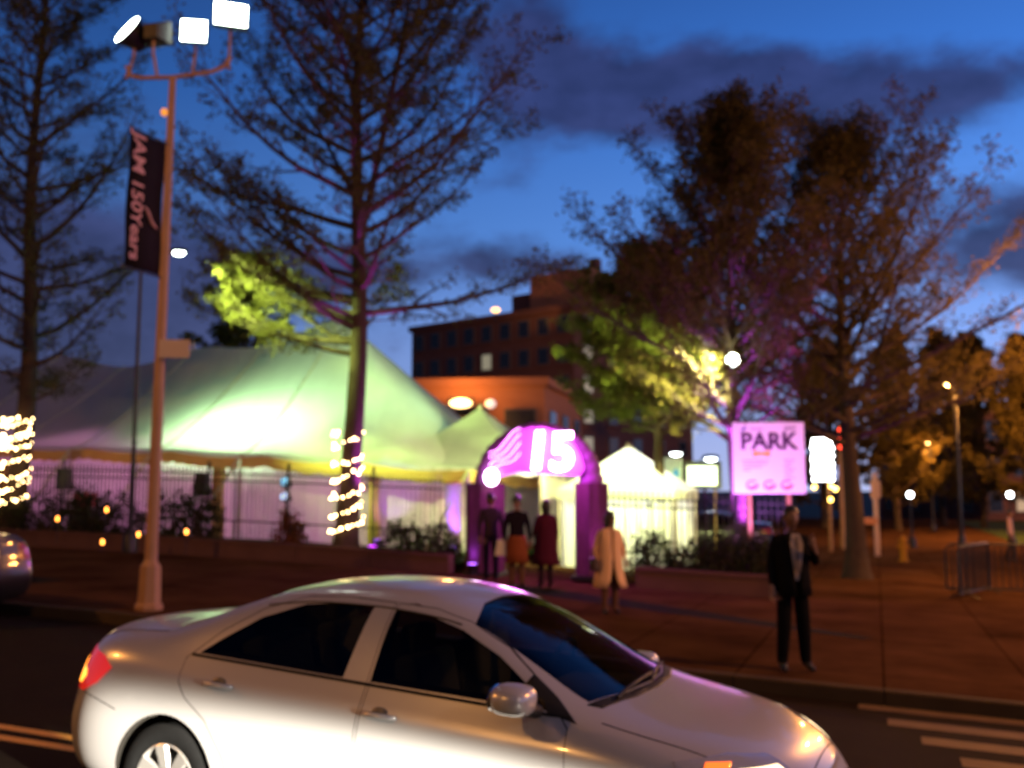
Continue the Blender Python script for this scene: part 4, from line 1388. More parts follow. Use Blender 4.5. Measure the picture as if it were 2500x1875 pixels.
    for i in range(12):
        th = PI * low * i / 11
        for j in range(22):
            ph = 2 * PI * j / 22
            front = max(0.0, math.cos(ph))
            tt = th * (1 - 0.42 * front ** 1.2)
            d = Vector((math.sin(tt) * math.sin(ph), -math.sin(tt) * math.cos(ph), math.cos(tt)))
            wob = 1.0 + 0.02 * math.sin(j * 3.1 + i)
            r = Vector((d.x * 0.088, d.y * 0.109, d.z * 0.135)) * wob
            if hair != 'short' and i > 7:
                r += Vector((0, 0.0, -0.03 * (i - 7) * (1 - front)))
            hv.append(HC + Rt @ r)
    for i in range(11):
        for j in range(22):
            q = (j + 1) % 22
            fs.append((i * 22 + j, i * 22 + q, (i + 1) * 22 + q, (i + 1) * 22 + j))
    hb.add(hv, fs)
    ho = hb.build('hair', [hairc], t, smooth=80)
    sl = ho.modifiers.new('s', 'SOLIDIFY'); sl.thickness = 0.012; sl.offset = 0
    if coat:
        nm, m_, rings = coat
        cv, fs = [], []
        q = 28
        for zi, (z, a, b, yo, gap) in enumerate(rings):
            for j in range(q):
                w = -PI / 2 + gap + (2 * PI - 2 * gap) * j / (q - 1)
                rip = 1 + 0.03 * math.sin(j * 1.9 + zi) * (1 if z < 1.0 else 0.3)
                cv.append((a * math.cos(w) * rip, yo + b * math.sin(w) * rip, z))
        for i in range(len(rings) - 1):
            for j in range(q - 1):
                fs.append((i * q + j, i * q + j + 1, (i + 1) * q + j + 1, (i + 1) * q + j))
        co = MB().add(cv, fs).build(nm, [m_], t, smooth=70)
        sl = co.modifiers.new('s', 'SOLIDIFY'); sl.thickness = 0.014; sl.offset = 0
    if extras:
        extras(t)
    for c in t.children:
        c.scale = (k, k, k)
    return t
skin1 = mat('skin_warm', (0.26, 0.14, 0.09), rough=0.55)
skin2 = mat('skin_deep', (0.14, 0.075, 0.05), rough=0.55)
hairk = mat('black_hair', (0.012, 0.010, 0.009), rough=0.5)
suit = mat('black_suit', (0.0045, 0.0045, 0.005), rough=0.95, spec=0.05)
shoe = mat('black_shoe', (0.008, 0.008, 0.008), rough=0.35)
DOWN = ((0.235, 0.03, 1.13), (0.25, -0.05, 0.90), (0.05, -0.15, -1))
man = at(1940, 1625, 11.35)
def suit_front(t):
    sh = mat('white_shirt', (0.22, 0.19, 0.19), rough=0.8)
    MB().add([(-0.045, -0.118, 1.47), (0.045, -0.118, 1.47), (0.075, -0.150, 1.36), (0.050, -0.152, 1.15), (0.022, -0.138, 0.97), (-0.022, -0.138, 0.97), (-0.050, -0.152, 1.15), (-0.075, -0.150, 1.36), (0, -0.165, 1.28)],
             [(0, 1, 8), (1, 2, 8), (2, 3, 8), (3, 4, 8), (4, 5, 8), (5, 6, 8), (6, 7, 8), (7, 0, 8)]).build('shirt_front', [sh], t)
    MB().add([(-0.014, -0.150, 1.45), (0.014, -0.150, 1.45), (0.032, -0.175, 1.10), (0, -0.172, 1.03), (-0.032, -0.175, 1.10)], [(0, 1, 2, 3, 4)]).build('tie', [mat('grey_tie', (0.10, 0.085, 0.09), rough=0.7)], t)
jk = [(0.80, 0.205, 0.165, 0.0, 0.10), (0.95, 0.198, 0.160, 0.0, 0.12), (1.10, 0.185, 0.148, 0.005, 0.22), (1.25, 0.205, 0.150, 0.005, 0.42), (1.38, 0.200, 0.130, 0.012, 0.50), (1.46, 0.105, 0.085, 0.015, 0.45)]
x, y = man.x, man.y
person('man in black suit and white shirt standing below the PARK sign, hand raised', (x, y, gz(x) + SIDE), rad(8), 1.80, (skin2, suit, suit, shoe, hairk),
       [DOWN, ((0.265, -0.05, 1.14), (0.150, -0.24, 1.33), (-0.35, -0.25, 1))],
       legs=(((0.11, -0.015, 0.50), (0.13, 0.02, 0.085)), ((0.11, -0.01, 0.50), (0.14, 0.02, 0.085))), lr=1.35, coat=('jacket', suit, jk), extras=suit_front)
wx, wy = at(1490, 1500, 16.0).xy
coatm = mat('cream_coat', (0.66, 0.42, 0.22), rough=0.85, noise=0.08, scale=5)
hose = mat('dark_hose', (0.10, 0.05, 0.03), rough=0.7)
def shoulder_bag(t):
    bag = mat('brown_bag', (0.05, 0.025, 0.015), rough=0.6)
    b = MB().box((-0.30, -0.03, 0.86), (0.11, 0.26, 0.22)).build('bag', [bag], t); bevelled(b, 0.03, 3)
    MB().tube([(-0.29, -0.10, 0.95), (-0.24, -0.09, 1.20), (-0.17, -0.06, 1.46), (-0.20, 0.06, 1.42), (-0.27, 0.05, 1.15), (-0.29, 0.05, 0.95)], 0.010, 6).build('strap', [bag], t, smooth=60)
lc = [(0.46, 0.30, 0.25, 0.01, 0.42), (0.60, 0.265, 0.22, 0.01, 0.22), (0.80, 0.235, 0.195, 0.005, 0.10), (0.98, 0.215, 0.175, 0, 0.06), (1.12, 0.195, 0.150, 0, 0.06), (1.28, 0.215, 0.150, 0.005, 0.06), (1.40, 0.205, 0.125, 0.01, 0.12), (1.475, 0.10, 0.085, 0.012, 0.3)]
WOMAN = person('woman in knee length cream coat standing on pavement behind the silver car', (wx, wy, gz(wx) + SIDE), rad(14), 1.58, (skin1, coatm, hose, shoe, hairk),
       [((0.255, 0.03, 1.14), (0.265, -0.06, 0.93), (0.02, -0.3, -1)), ((0.255, 0.03, 1.14), (0.26, -0.07, 0.93), (0.0, -0.3, -1))], coat=('coat', coatm, lc), extras=shoulder_bag, hair='bob', head_turn=0.5)
for px, d, H, rz, lb, tc, bc, ct, hr in (
        (1198, 20.6, 1.78, 190, 'person in plain dark clothes under the left leg of the arch', (0.03, 0.02, 0.025), (0.02, 0.015, 0.02), None, 'short'),
        (1262, 19.4, 1.76, 175, 'person in black jacket and rust coloured skirt under the arch', (0.014, 0.010, 0.016), (0.20, 0.055, 0.02), 'skirt', 'short'),
        (1332, 19.8, 1.70, 200, 'person in long dark red coat under the glowing number', (0.07, 0.010, 0.022), (0.03, 0.015, 0.02), 'coat', 'bob')):
    q = at(px, 1300, d)
    tm = mat('cloth_%d' % px, tc, rough=0.85); bm2 = mat('cloth_low_%d' % px, bc, rough=0.85)
    coat = None
    if ct == 'coat':
        coat = ('coat', tm, lc)
    elif ct == 'skirt':
        coat = ('skirt', bm2, [(0.48, 0.215, 0.19, 0, 0.02), (0.70, 0.195, 0.165, 0, 0.02), (0.90, 0.175, 0.145, 0, 0.02), (1.0, 0.155, 0.125, 0, 0.02)])
    ex = None
    if ct == 'skirt':
        def ex(t):
            MB().add([(0.20, -0.05, 0.62), (0.40, -0.05, 0.62), (0.42, 0.05, 0.62), (0.20, 0.05, 0.62), (0.23, -0.03, 0.92), (0.37, -0.03, 0.92), (0.37, 0.03, 0.92), (0.23, 0.03, 0.92)],
                     [(3, 2, 1, 0), (4, 5, 6, 7), (0, 1, 5, 4), (1, 2, 6, 5), (2, 3, 7, 6), (3, 0, 4, 7)]).build('carrier_bag', [mat('pale_bag', (0.55, 0.52, 0.42), rough=0.7)], t)
    person(lb, (q.x, q.y, gz(q.x) + SIDE), rad(rz), H, (skin1 if px != 1198 else skin2, tm, bm2 if ct != 'skirt' else hose, shoe, hairk), [DOWN, ((0.24, -0.02, 1.13), (0.20, -0.20, 1.02), (-0.4, -0.8, 0.1))] if px == 1332 else [DOWN, ((0.225, 0.04, 1.13), (0.22, 0.0, 0.89), (0.0, -0.2, -1))],
           coat=coat, hair=hr, group='guests at the arch', extras=ex, head_turn={1198: 0.6, 1262: -0.5, 1332: 0.35}[px], lean=0.03)
q = at(2465, 1250, 34.0)
person('distant person in pale pink top walking on the plaza at right', (q.x, q.y, gz(q.x) + SIDE), rad(60), 1.72, (skin1, mat('pink_top', (0.55, 0.36, 0.33), rough=0.8), mat('dark_jeans', (0.02, 0.02, 0.03), rough=0.8), shoe, hairk),
       [DOWN, DOWN], legs=(((0.095, -0.10, 0.50), (0.10, -0.02, 0.085)), ((0.095, 0.05, 0.50), (0.10, 0.20, 0.10))))
# ------------------------------------------------------------------ street furniture
galv = mat('painted_pole', (0.30, 0.165, 0.075), rough=0.55, noise=0.2, scale=5, bump=0.1)
whiteglow = mat('flood_glow', (1, 1, 1), emit=(0.86, 1.0, 0.84), strength=22.0)
sodglow = mat('sodium_glow', (1, 0.8, 0.5), emit=(1.0, 0.62, 0.22), strength=26.0)
coolglow = mat('cool_glow', (1, 1, 1), emit=(0.85, 0.95, 1.0), strength=24.0)
# --- tall floodlight pole with banner and plate
px_, py_ = onv(384, KERB + 0.55)
POLE = thing('floodlight_pole', 'tall pole with four floodlights and hanging dark banner at the kerb', 'light pole', (px_, py_, gz(px_) + SIDE), 0)
POLE.rotation_euler = (0, 0.007, 0)
MB().lathe([(0.20, 0.0), (0.20, 0.06), (0.165, 0.10), (0.145, 0.60), (0.10, 0.66), (0.085, 0.70)], 8).build('base', [galv], POLE, smooth=30)
MB().tube([(0, 0, 0.6), (0, 0, 4.0), (0, 0, 7.72)], [0.086, 0.07, 0.048], 14).build('shaft', [galv], POLE, smooth=60)
arm = MB().tube([(-0.66, -0.06, 7.86), (-0.60, -0.05, 7.72), (-0.45, -0.04, 7.69), (0, 0, 7.72), (0.55, 0.05, 7.83), (0.74, 0.07, 7.93), (0.82, 0.08, 8.08)], 0.032, 10).build('crossarm', [galv], POLE, smooth=60)
MB().ball((-0.07, -0.09, 7.15), 0.05, 8, sc=(1, 1, 1.2)).build('photocell', [mat('amber_eye', (0.8, 0.3, 0.05), emit=(1.0, 0.40, 0.05), strength=0.8)], POLE, smooth=60)
def flood(pos, nrm, lit, w=0.46, h=0.30, rnd=False):
    nrm = Vector(nrm).normalized()
    qz = nrm.to_track_quat('Z', 'Y').to_matrix()
    g = MB()
    if rnd:
        M4 = Matrix.Translation(Vector(pos)) @ qz.to_4x4()
        g.lathe([(0.14, -0.30), (0.20, -0.12), (0.255, 0.0), (0.265, 0.02)], 20, M4)
    else:
        vs = []
        for z, k_ in ((-0.22, 0.55), (-0.05, 1.0), (0.02, 1.0)):
            for sx_, sy_ in ((-1, -1), (1, -1), (1, 1), (-1, 1)):
                vs.append(Vector(pos) + qz @ Vector((sx_ * w / 2 * k_, sy_ * h / 2 * k_, z)))
        g.add(vs, [(3, 2, 1, 0), (0, 1, 5, 4), (1, 2, 6, 5), (2, 3, 7, 6), (3, 0, 4, 7), (4, 5, 9, 8), (5, 6, 10, 9), (6, 7, 11, 10), (7, 4, 8, 11), (8, 9, 10, 11)])
    fl = g.build('floodlight', [iron], POLE, smooth=30)
    lensm = whiteglow if lit else mat('dead_lens', (0.02, 0.02, 0.02), rough=0.2)
    l2 = MB()
    if rnd:
        M4 = Matrix.Translation(Vector(pos) + nrm * 0.022) @ qz.to_4x4()
        l2.lathe([(0.245, 0.0), (0.235, 0.008)], 20, M4)
    else:
        l2.box(Vector(pos) + nrm * 0.026, (w * 0.9, h * 0.9, 0.01), rot=qz)
    l2.build('lens', [lensm], fl)
    yk = Vector(pos) - nrm * 0.12
    foot = Vector((pos[0], pos[1], 7.76 + 0.10 * (pos[0] / 0.7)))
    MB().tube([yk, Vector((yk.x, yk.y, (yk.z + foot.z) / 2)), foot], 0.022, 8).build('bracket', [galv], fl, smooth=60)
    return fl
flood((-0.66, -0.08, 8.40), (-0.50, -0.55, 0.42), True, rnd=True)
flood((-0.22, -0.03, 8.36), (0.25, 0.95, 0.15), False, 0.42, 0.34)
flood((0.28, 0.02, 8.44), (0.12, -1.0, 0.02), True, 0.40, 0.36)
flood((0.80, 0.07, 8.72), (0.25, -0.85, 0.12), True, 0.52, 0.40)
# banner across the pavement edge
dn = Vector((-SU, -CU, 0))                       # from the pole towards the street
bn = MB()
z0_, z1_ = 4.72 - 0.0, 6.66
vs = []
NB = 10
for i in range(NB + 1):
    for j in range(2):
        w = 0.10 + 0.72 * j
        p = dn * w + Vector((CU, -SU, 0)) * (0.015 * math.sin(i * 0.9 + j)) + Vector((0, 0, z0_ + (z1_ - z0_) * i / NB))
        vs.append(p)
fs = [(2 * i, 2 * i + 1, 2 * i + 3, 2 * i + 2) for i in range(NB)]
bann = bn.add(vs, fs).build('banner', [mat('banner_cloth', (0.012, 0.009, 0.011), rough=0.8, noise=0.3, scale=3)], POLE, smooth=60)
sl = bann.modifiers.new('s', 'SOLIDIFY'); sl.thickness = 0.006
for z in (z0_ - 0.02, z1_ + 0.02):
    MB().tube([(0, 0, z), dn * 0.86 + Vector((0, 0, z))], 0.014, 8).build('banner_arm', [iron], POLE, smooth=60)
ink = mat('banner_ink', (0.52, 0.30, 0.30), rough=0.7)
# text frame: reads downwards on the face turned to +u; letter tops point to the pole
def ban_text(body, w, z, size, ml='CENTER'):
    o = text_mesh('lettering', body, size, ink, bann, extrude=0.002, align=ml, bold=0.004)
    nrm = Vector((CU, -SU, 0))
    X = Vector((0, 0, -1)); Z = nrm; Y = Z.cross(X)
    M4 = Matrix((X, Y, Z)).transposed().to_4x4(); M4.translation = dn * w + Vector((0, 0, z)) + nrm * 0.028
    o.matrix_local = M4
    return o
ban_text('JAM', 0.66, 6.34, 0.34)
ban_text('150', 0.66, 5.74, 0.32)
ban_text('Years', 0.66, 5.16, 0.30)
sw = MB().tube([dn * (0.52 - 0.05 * i) + Vector((CU, -SU, 0)) * 0.03 + Vector((0, 0, 5.62 - 0.045 * i + 0.03 * math.sin(i * 1.2))) for i in range(7)], [0.008, 0.02, 0.026, 0.02, 0.026, 0.018, 0.006], 6)
sw.build('swoosh', [ink], bann, smooth=60)
# small plate
MB().box((0.235, -0.11, 3.66), (0.44, 0.012, 0.26)).build('street_plate', [mat('plate_paint', (0.42, 0.34, 0.26), rough=0.6)], POLE)
# --- lamp standards
def lamp_post(label, x, y, h, arm_v, glow, power, col, dark=True, headsize=1.0, globe=False, group=None, z=None, r=0.05):
    z = gz(x) + SIDE if z is None else z
    t = thing('street_lamp', label, 'street lamp', (x, y, z), 0, group)
    m = iron if dark else galv
    MB().lathe([(0.16, 0), (0.15, 0.35), (0.09, 0.45)], 10).build('base', [m], t, smooth=40)
    av = Vector((*arm_v, 0))
    if globe:
        MB().tube([(0, 0, 0.4), (0, 0, h - 0.2)], [r, r * 0.7], 10).build('shaft', [m], t, smooth=60)
        MB().ball((0, 0, h), 0.17 * headsize, 12).build('globe', [glow], t, smooth=80)
    else:
        MB().tube([(0, 0, 0.4), (0, 0, h - 0.5), av * 0.25 + Vector((0, 0, h - 0.1)), av * 0.9 + Vector((0, 0, h))], [r, r * 0.75, r * 0.6, r * 0.5], 10).build('shaft', [m], t, smooth=60)
        d = av.normalized()
        hb = MB().ball(av + Vector((0, 0, h + 0.03)), 0.22 * headsize, 10, sc=(1.5, 0.75, 0.4), M=Matrix.Rotation(math.atan2(d.y, d.x), 4, 'Z'))
        hd = hb.build('lamp_head', [m], t, smooth=60)
        MB().ball(av + Vector((0, 0, h - 0.035)), 0.17 * headsize, 10, sc=(1.3, 0.8, 0.6), M=Matrix.Rotation(math.atan2(d.y, d.x), 4, 'Z')).build('lamp_lens', [glow], hd, smooth=80)
    if power:
        lp = av * (0 if globe else 1) + Vector((x, y, z + h - (0.0 if globe else 0.22)))
        if globe:
            lp = Vector((x, y - 0.0, z + h + 0.22))
        lamp('lamplight', 'POINT', lp, power, col, 0.16)
    return t
q = at(322, 1200, 21.9)
qa = at(437, 617, 21.9)
lamp_post('thin black lamp post behind the floodlight pole', q.x, q.y, qa.z - gz(q.x) - BED + 0.03, (qa.x - q.x, 0.0), whiteglow, 0, MERC, headsize=0.62, z=gz(q.x) + BED)
lamp('lamplight', 'SPOT', qa + Vector((0.1, 0, -0.25)), 8500, (0.66, 1.0, 0.22), 0.15, aim=(-5.7, 23.8, 6.3), size=rad(74), blend=0.7)
q = at(1760, 1200, 20.95); qa = at(1789, 877, 20.95)
lamp_post('black post with glowing white globe among the green leaves', qa.x, q.y, qa.z - gz(q.x) - SIDE, (0, 0), whiteglow, 10, (0.88, 1.0, 0.42), globe=True, headsize=0.8)
lamp('lamplight', 'SPOT', (qa.x - 0.25, q.y + 0.1, qa.z), 12500, (0.95, 1.0, 0.34), 0.15, aim=(3.2, 25.0, 3.9), size=rad(80), blend=0.6)
q = at(2342, 1200, 45.0); qa = at(2308, 937, 45.0)
lamp_post('tall sodium lamp post standing on the plaza at right', q.x, q.y, qa.z - gz(q.x) - SIDE, (qa.x - q.x, -0.3), sodglow, 2600, SODIUM, dark=True, headsize=1.1, r=0.10)
q = at(2275, 1200, 62.0); qa = at(2260, 1080, 62.0)
lamp_post('shorter sodium lamp post further back on the plaza', q.x, q.y, qa.z - gz(q.x) - SIDE, (qa.x - q.x, -0.2), sodglow, 2200, SODIUM, headsize=1.5, r=0.08)
for k_, (px, py, d, lb) in enumerate(((2222, 1208, 42.0, 'low white path light left of the tall sodium post'), (2466, 1208, 44.0, 'low white path light near the right edge'))):
    q = at(px, py, d)
    lamp_post(lb, q.x, q.y, q.z - gz(q.x) - SIDE, (0, 0), coolglow, 12, (0.85, 0.92, 1), globe=True, headsize=0.7, group='path lights')
for k_, (px, py, d, lb) in enumerate(((1650, 1106, 46.0, 'small white lamp far behind the poster board'), (1735, 1118, 44.0, 'small white lamp above the glowing light box'))):
    q = at(px, py, d)
    lamp_post(lb, q.x - 0.6, q.y, q.z - gz(q.x) - SIDE, (0.6, 0), coolglow, 20, (0.9, 1, 0.95), group='far white lamps', headsize=1.2)
# --- PARK sign board on posts
a0 = at(1790, 1118, 20.6); a1 = at(1963, 1118, 20.6)
sw_ = (a1.x - a0.x); scx = (a0.x + a1.x) / 2
sb = thing('park_sign', 'square white PARK notice board on posts glowing violet', 'sign', (scx, 20.6, gz(scx) + SIDE), rad(-4))
zc_ = at(1877, 1118, 20.6).z - sb.location.z
SH_ = at(1877, 1031, 20.6).z - at(1877, 1205, 20.6).z
face = bevelled(MB().box((0, 0, zc_), (sw_, 0.06, SH_)).build('board', [mat('sign_white', (0.72, 0.70, 0.72), rough=0.5, noise=0.05, scale=3)], sb), 0.012)
for dx_ in (-0.40, 0.40):
    MB().box((dx_, 0.075, (zc_ + SH_ / 2) / 2), (0.08, 0.08, zc_ + SH_ / 2)).build('post', [galv], sb)
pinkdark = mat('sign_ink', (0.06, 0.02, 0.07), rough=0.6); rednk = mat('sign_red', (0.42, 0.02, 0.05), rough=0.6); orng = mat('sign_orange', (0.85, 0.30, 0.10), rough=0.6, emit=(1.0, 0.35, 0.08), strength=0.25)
def sign_text(body, x, z, size, m, al='CENTER', bold=0.0):
    o = text_mesh('lettering', body, size, m, face, extrude=0.002, align=al, bold=bold)
    o.location = (x, -0.034, zc_ + z); o.rotation_euler = (PI / 2, 0, 0)
    return o
u1 = SH_
sign_text('PARK', 0.0, 0.225 * u1, 0.47, pinkdark, bold=0.018)
sign_text('JAM', 0.30 * sw_, 0.41 * u1, 0.14, pinkdark)
def bar(x0, x1, z, h, m, nm='printed_line'):
    MB().box(((x0 + x1) / 2 * sw_, -0.032, zc_ + z * u1), ((x1 - x0) * sw_, 0.006, h)).build(nm, [m], face)
MB().prism([Vector((-0.40 * sw_, -0.036, zc_ + 0.36 * u1)), Vector((-0.33 * sw_, -0.036, zc_ + 0.45 * u1)), Vector((-0.30 * sw_, -0.036, zc_ + 0.42 * u1)), Vector((-0.34 * sw_, -0.036, zc_ + 0.39 * u1))], (0, 0.006, 0)).build('emblem', [mat('sign_blue', (0.03, 0.02, 0.30), rough=0.6)], face)
bar(-0.24, -0.08, 0.405, 0.03, mat('sign_mauve', (0.40, 0.25, 0.45), rough=0.6))
MB().prism([Vector((sw_ * (-0.10 + 0.13 * math.cos(a)), -0.037, zc_ + u1 * (0.055 + 0.045 * math.sin(a) + 0.02 * math.sin(3 * a)))) for a in [2 * PI * i / 18 for i in range(18)]], (0, 0.006, 0)).build('orange_flash', [orng], face)
for i, (a, b) in enumerate(((-0.37, 0.0), (-0.36, -0.03), (-0.36, -0.10), (-0.36, -0.26))):
    bar(a, b, -0.04 - 0.045 * i, 0.022, mat('sign_mauve'))
for i in range(7):
    bar(0.20 + 0.02 * (i % 2), 0.36 - 0.03 * (i % 3), -0.03 - 0.042 * i, 0.018, mat('sign_mauve'))
for i in range(3):
    xc = (-0.24 + 0.24 * i) * sw_
    pts = [(xc + 0.11 * math.cos(a), -0.034, zc_ - 0.38 * u1 + 0.085 * math.sin(a)) for a in [rad(50 + 25 * j) for j in range(13)]]
    MB().tube(pts, 0.017, 6).build('red_mark', [rednk], face, smooth=60)
    MB().tube([(xc - 0.05, -0.034, zc_ - 0.415 * u1), (xc + 0.03, -0.034, zc_ - 0.40 * u1), (xc + 0.13, -0.034, zc_ - 0.375 * u1)], 0.017, 6).build('red_mark', [rednk], face, smooth=60)
# --- bright LED sign and red signals behind it
q = at(2008, 1123, 38.0)
ls = thing('lit_sign', 'blazing white rows of bulbs on tall post right of the PARK sign', 'lit sign', (q.x, q.y, gz(q.x) + SIDE), 0)
zc2 = q.z - ls.location.z
bevelled(MB().box((0, 0.06, zc2), (0.86, 0.10, 1.62)).build('cabinet', [iron], ls), 0.02)
bulbm = mat('led_white', (1, 1, 1), emit=(1, 1, 1), strength=14.0, sample=False)
for r_ in range(11):
    MB().tube([(-0.40 + 0.03 * math.sin(r_ * 2.1), -0.03, zc2 - 0.74 + 0.148 * r_), (0, -0.045, zc2 - 0.74 + 0.148 * r_ + 0.02), (0.38 + 0.04 * math.sin(r_ * 3.3), -0.03, zc2 - 0.74 + 0.148 * r_)], 0.062, 8).build('light_row', [bulbm], ls, smooth=60)
MB().tube([(0.25, 0.12, 0), (0.25, 0.12, zc2)], 0.07, 10).build('post', [galv], ls, smooth=60)
amb = mat('amber_bulb', (1, 0.7, 0.2), emit=(1.0, 0.62, 0.12), strength=12.0, sample=False)
for dx_, dz_ in ((-0.34, -1.03), (0.30, -1.00), (0.46, -1.10), (0.26, -1.50)):
    b_ = MB().tube([(dx_, 0.0, zc2 - 0.80), (dx_, 0.0, zc2 + dz_ + 0.1)], 0.012, 6).build('hanger', [iron], ls)
    MB().ball((dx_, 0, zc2 + dz_), 0.085, 8).build('lantern', [amb], b_, smooth=80)
def traffic_signal(label, px, py, d, redidx, post=True):
    q = at(px, py, d)
    t = thing('traffic_signal', label, 'traffic light', (q.x, q.y, gz(q.x) + SIDE), 0, 'traffic signals')
    zc3 = q.z - t.location.z
    hs = bevelled(MB().box((0, 0, zc3), (0.36, 0.24, 1.05)).build('housing', [iron], t), 0.03)
    for i in range(3):
        on = i in redidx
        m = mat('signal_red', (0.8, 0.05, 0.02), emit=(1.0, 0.06, 0.03), strength=5.0) if on else mat('signal_off', (0.03, 0.03, 0.02), rough=0.3)
        lz = MB().lathe([(0.135, 0.0), (0.12, 0.03), (0.05, 0.05)], 14, Matrix.Translation((0, -0.125, zc3 + 0.33 - 0.33 * i)) @ Matrix.Rotation(PI / 2, 4, 'X')).build('lens', [m], hs, smooth=60)
        MB().tube([(-0.15, -0.13, zc3 + 0.33 - 0.33 * i), (-0.11, -0.25, zc3 + 0.45 - 0.33 * i), (0.11, -0.25, zc3 + 0.45 - 0.33 * i), (0.15, -0.13, zc3 + 0.33 - 0.33 * i)], 0.012, 5).build('visor', [iron], lz)
    MB().tube([(0.0, 0.16, 0), (0.0, 0.16, zc3 + 0.6)], [0.09, 0.06], 10).build('post', [galv], t, smooth=60)
traffic_signal('red traffic signal high on a post above the lit sign', 2053, 958, 52.0, (0, 1))
traffic_signal('lower red traffic signal just right of the lit sign', 2052, 1070, 40.0, (0, 1, 2))
traffic_signal('small far red signal left of the second sodium lamp', 2192, 1130, 70.0, (0,))
# --- posts, barrier and bollards on the plaza
q = at(2138, 1225, 36.0)
bs = thing('notice_post', 'pale square notice post with cross plate on the plaza', 'post', (q.x, q.y, gz(q.x) + SIDE), rad(-10))
hh = at(2138, 1155, 36).z - bs.location.z
MB().box((0, 0, hh / 2), (0.16, 0.16, hh)).build('post', [mat('pale_post', (0.55, 0.42, 0.36), rough=0.6)], bs)
MB().box((0.0, -0.10, hh * 0.80), (0.34, 0.04, 0.62)).build('panel', [mat('pale_post')], bs)
MB().box((-0.30, -0.10, hh * 0.42), (0.62, 0.04, 0.24)).build('cross_plate', [mat('rust_plate', (0.45, 0.20, 0.12), rough=0.6)], bs)
def barrier(label, px, d, rz):
    q = at(px, 1300, d)
    t = thing('crowd_barrier', label, 'barrier', (q.x, q.y, gz(q.x) + SIDE), rz, 'crowd barriers')
    pts = [(-1.0, 0, 0.12), (-1.0, 0, 0.95), (-0.9, 0, 1.08), (0.9, 0, 1.08), (1.0, 0, 0.95), (1.0, 0, 0.12), (-1.0, 0, 0.12)]
    MB().tube(pts, 0.024, 8).build('frame', [iron], t, smooth=60)
    for i in range(13):
        MB().tube([(-0.86 + 1.72 * i / 12, 0, 0.12), (-0.86 + 1.72 * i / 12, 0, 1.08)], 0.012, 6).build('bar', [iron], t)
    for x_ in (-0.7, 0.7):
        MB().tube([(x_, -0.3, 0.02), (x_, -0.05, 0.13), (x_, 0.05, 0.13), (x_, 0.3, 0.02)], 0.018, 6).build('foot', [iron], t, smooth=60)
barrier('dark crowd barrier turned away on the plaza', 2375, 21.5, rad(48))
barrier('dark crowd barrier facing the street behind another', 2425, 21.9, rad(-12))
q = at(2203, 1290, 33.0)
hyd = thing('fire_hydrant', 'stubby yellow hydrant on the plaza below the path light', 'hydrant', (q.x, q.y, gz(q.x) + SIDE), 0)
ym = mat('yellow_paint', (0.22, 0.11, 0.02), rough=0.7)
MB().lathe([(0.17, 0), (0.17, 0.05), (0.12, 0.07), (0.12, 0.62), (0.15, 0.64), (0.15, 0.68), (0.12, 0.74), (0.06, 0.80), (0.03, 0.86)], 14).build('barrel', [ym], hyd, smooth=35)
for s in (-1, 1):
    MB().tube([(s * 0.10, 0, 0.48), (s * 0.20, 0, 0.48)], 0.055, 10).build('nozzle', [ym], hyd, smooth=40)
# --- poster board and light box behind the short fence
q = at(1640, 1150, 30.0)
pb = thing('poster_board', 'pale poster board with blue patch beside the white marquee', 'poster', (q.x, q.y, gz(q.x) + SIDE), 0)
zc4 = q.z - pb.location.z
MB().box((0, 0, zc4), (0.62, 0.05, 0.80)).build('board', [mat('poster_pale', (0.50, 0.62, 0.52), rough=0.6, noise=0.4, scale=6, emit=(0.55, 0.8, 0.6), strength=0.25)], pb)
MB().prism([Vector((-0.12, -0.032, zc4 - 0.22)), Vector((0.12, -0.032, zc4 + 0.10)), Vector((0.22, -0.032, zc4 - 0.02)), Vector((0.20, -0.032, zc4 - 0.22))], (0, 0.006, 0)).build('blue_patch', [mat('poster_blue', (0.05, 0.28, 0.55), emit=(0.1, 0.5, 0.9), strength=0.3)], pb)
for s in (-1, 1):
    MB().tube([(s * 0.26, 0.04, 0), (s * 0.26, 0.04, zc4)], 0.025, 8).build('leg', [galv], pb)
q = at(1715, 1160, 31.0)
lb_ = thing('light_box', 'glowing greenish white light box sign behind the fence', 'light box', (q.x, q.y, gz(q.x) + SIDE), 0)
zc5 = q.z - lb_.location.z
bevelled(MB().box((0, 0, zc5), (1.15, 0.22, 0.86)).build('cabinet', [mat('box_dark', (0.06, 0.07, 0.05), rough=0.5)], lb_), 0.02)
MB().box((-0.03, -0.115, zc5 - 0.02), (0.92, 0.01, 0.60)).build('lit_face', [mat('box_glow', (0.9, 1, 0.8), emit=(0.85, 1.0, 0.70), strength=2.2)], lb_)
for s in (-1, 1):
    MB().tube([(s * 0.4, 0.05, 0), (s * 0.4, 0.05, zc5)], 0.04, 8).build('leg', [galv], lb_)
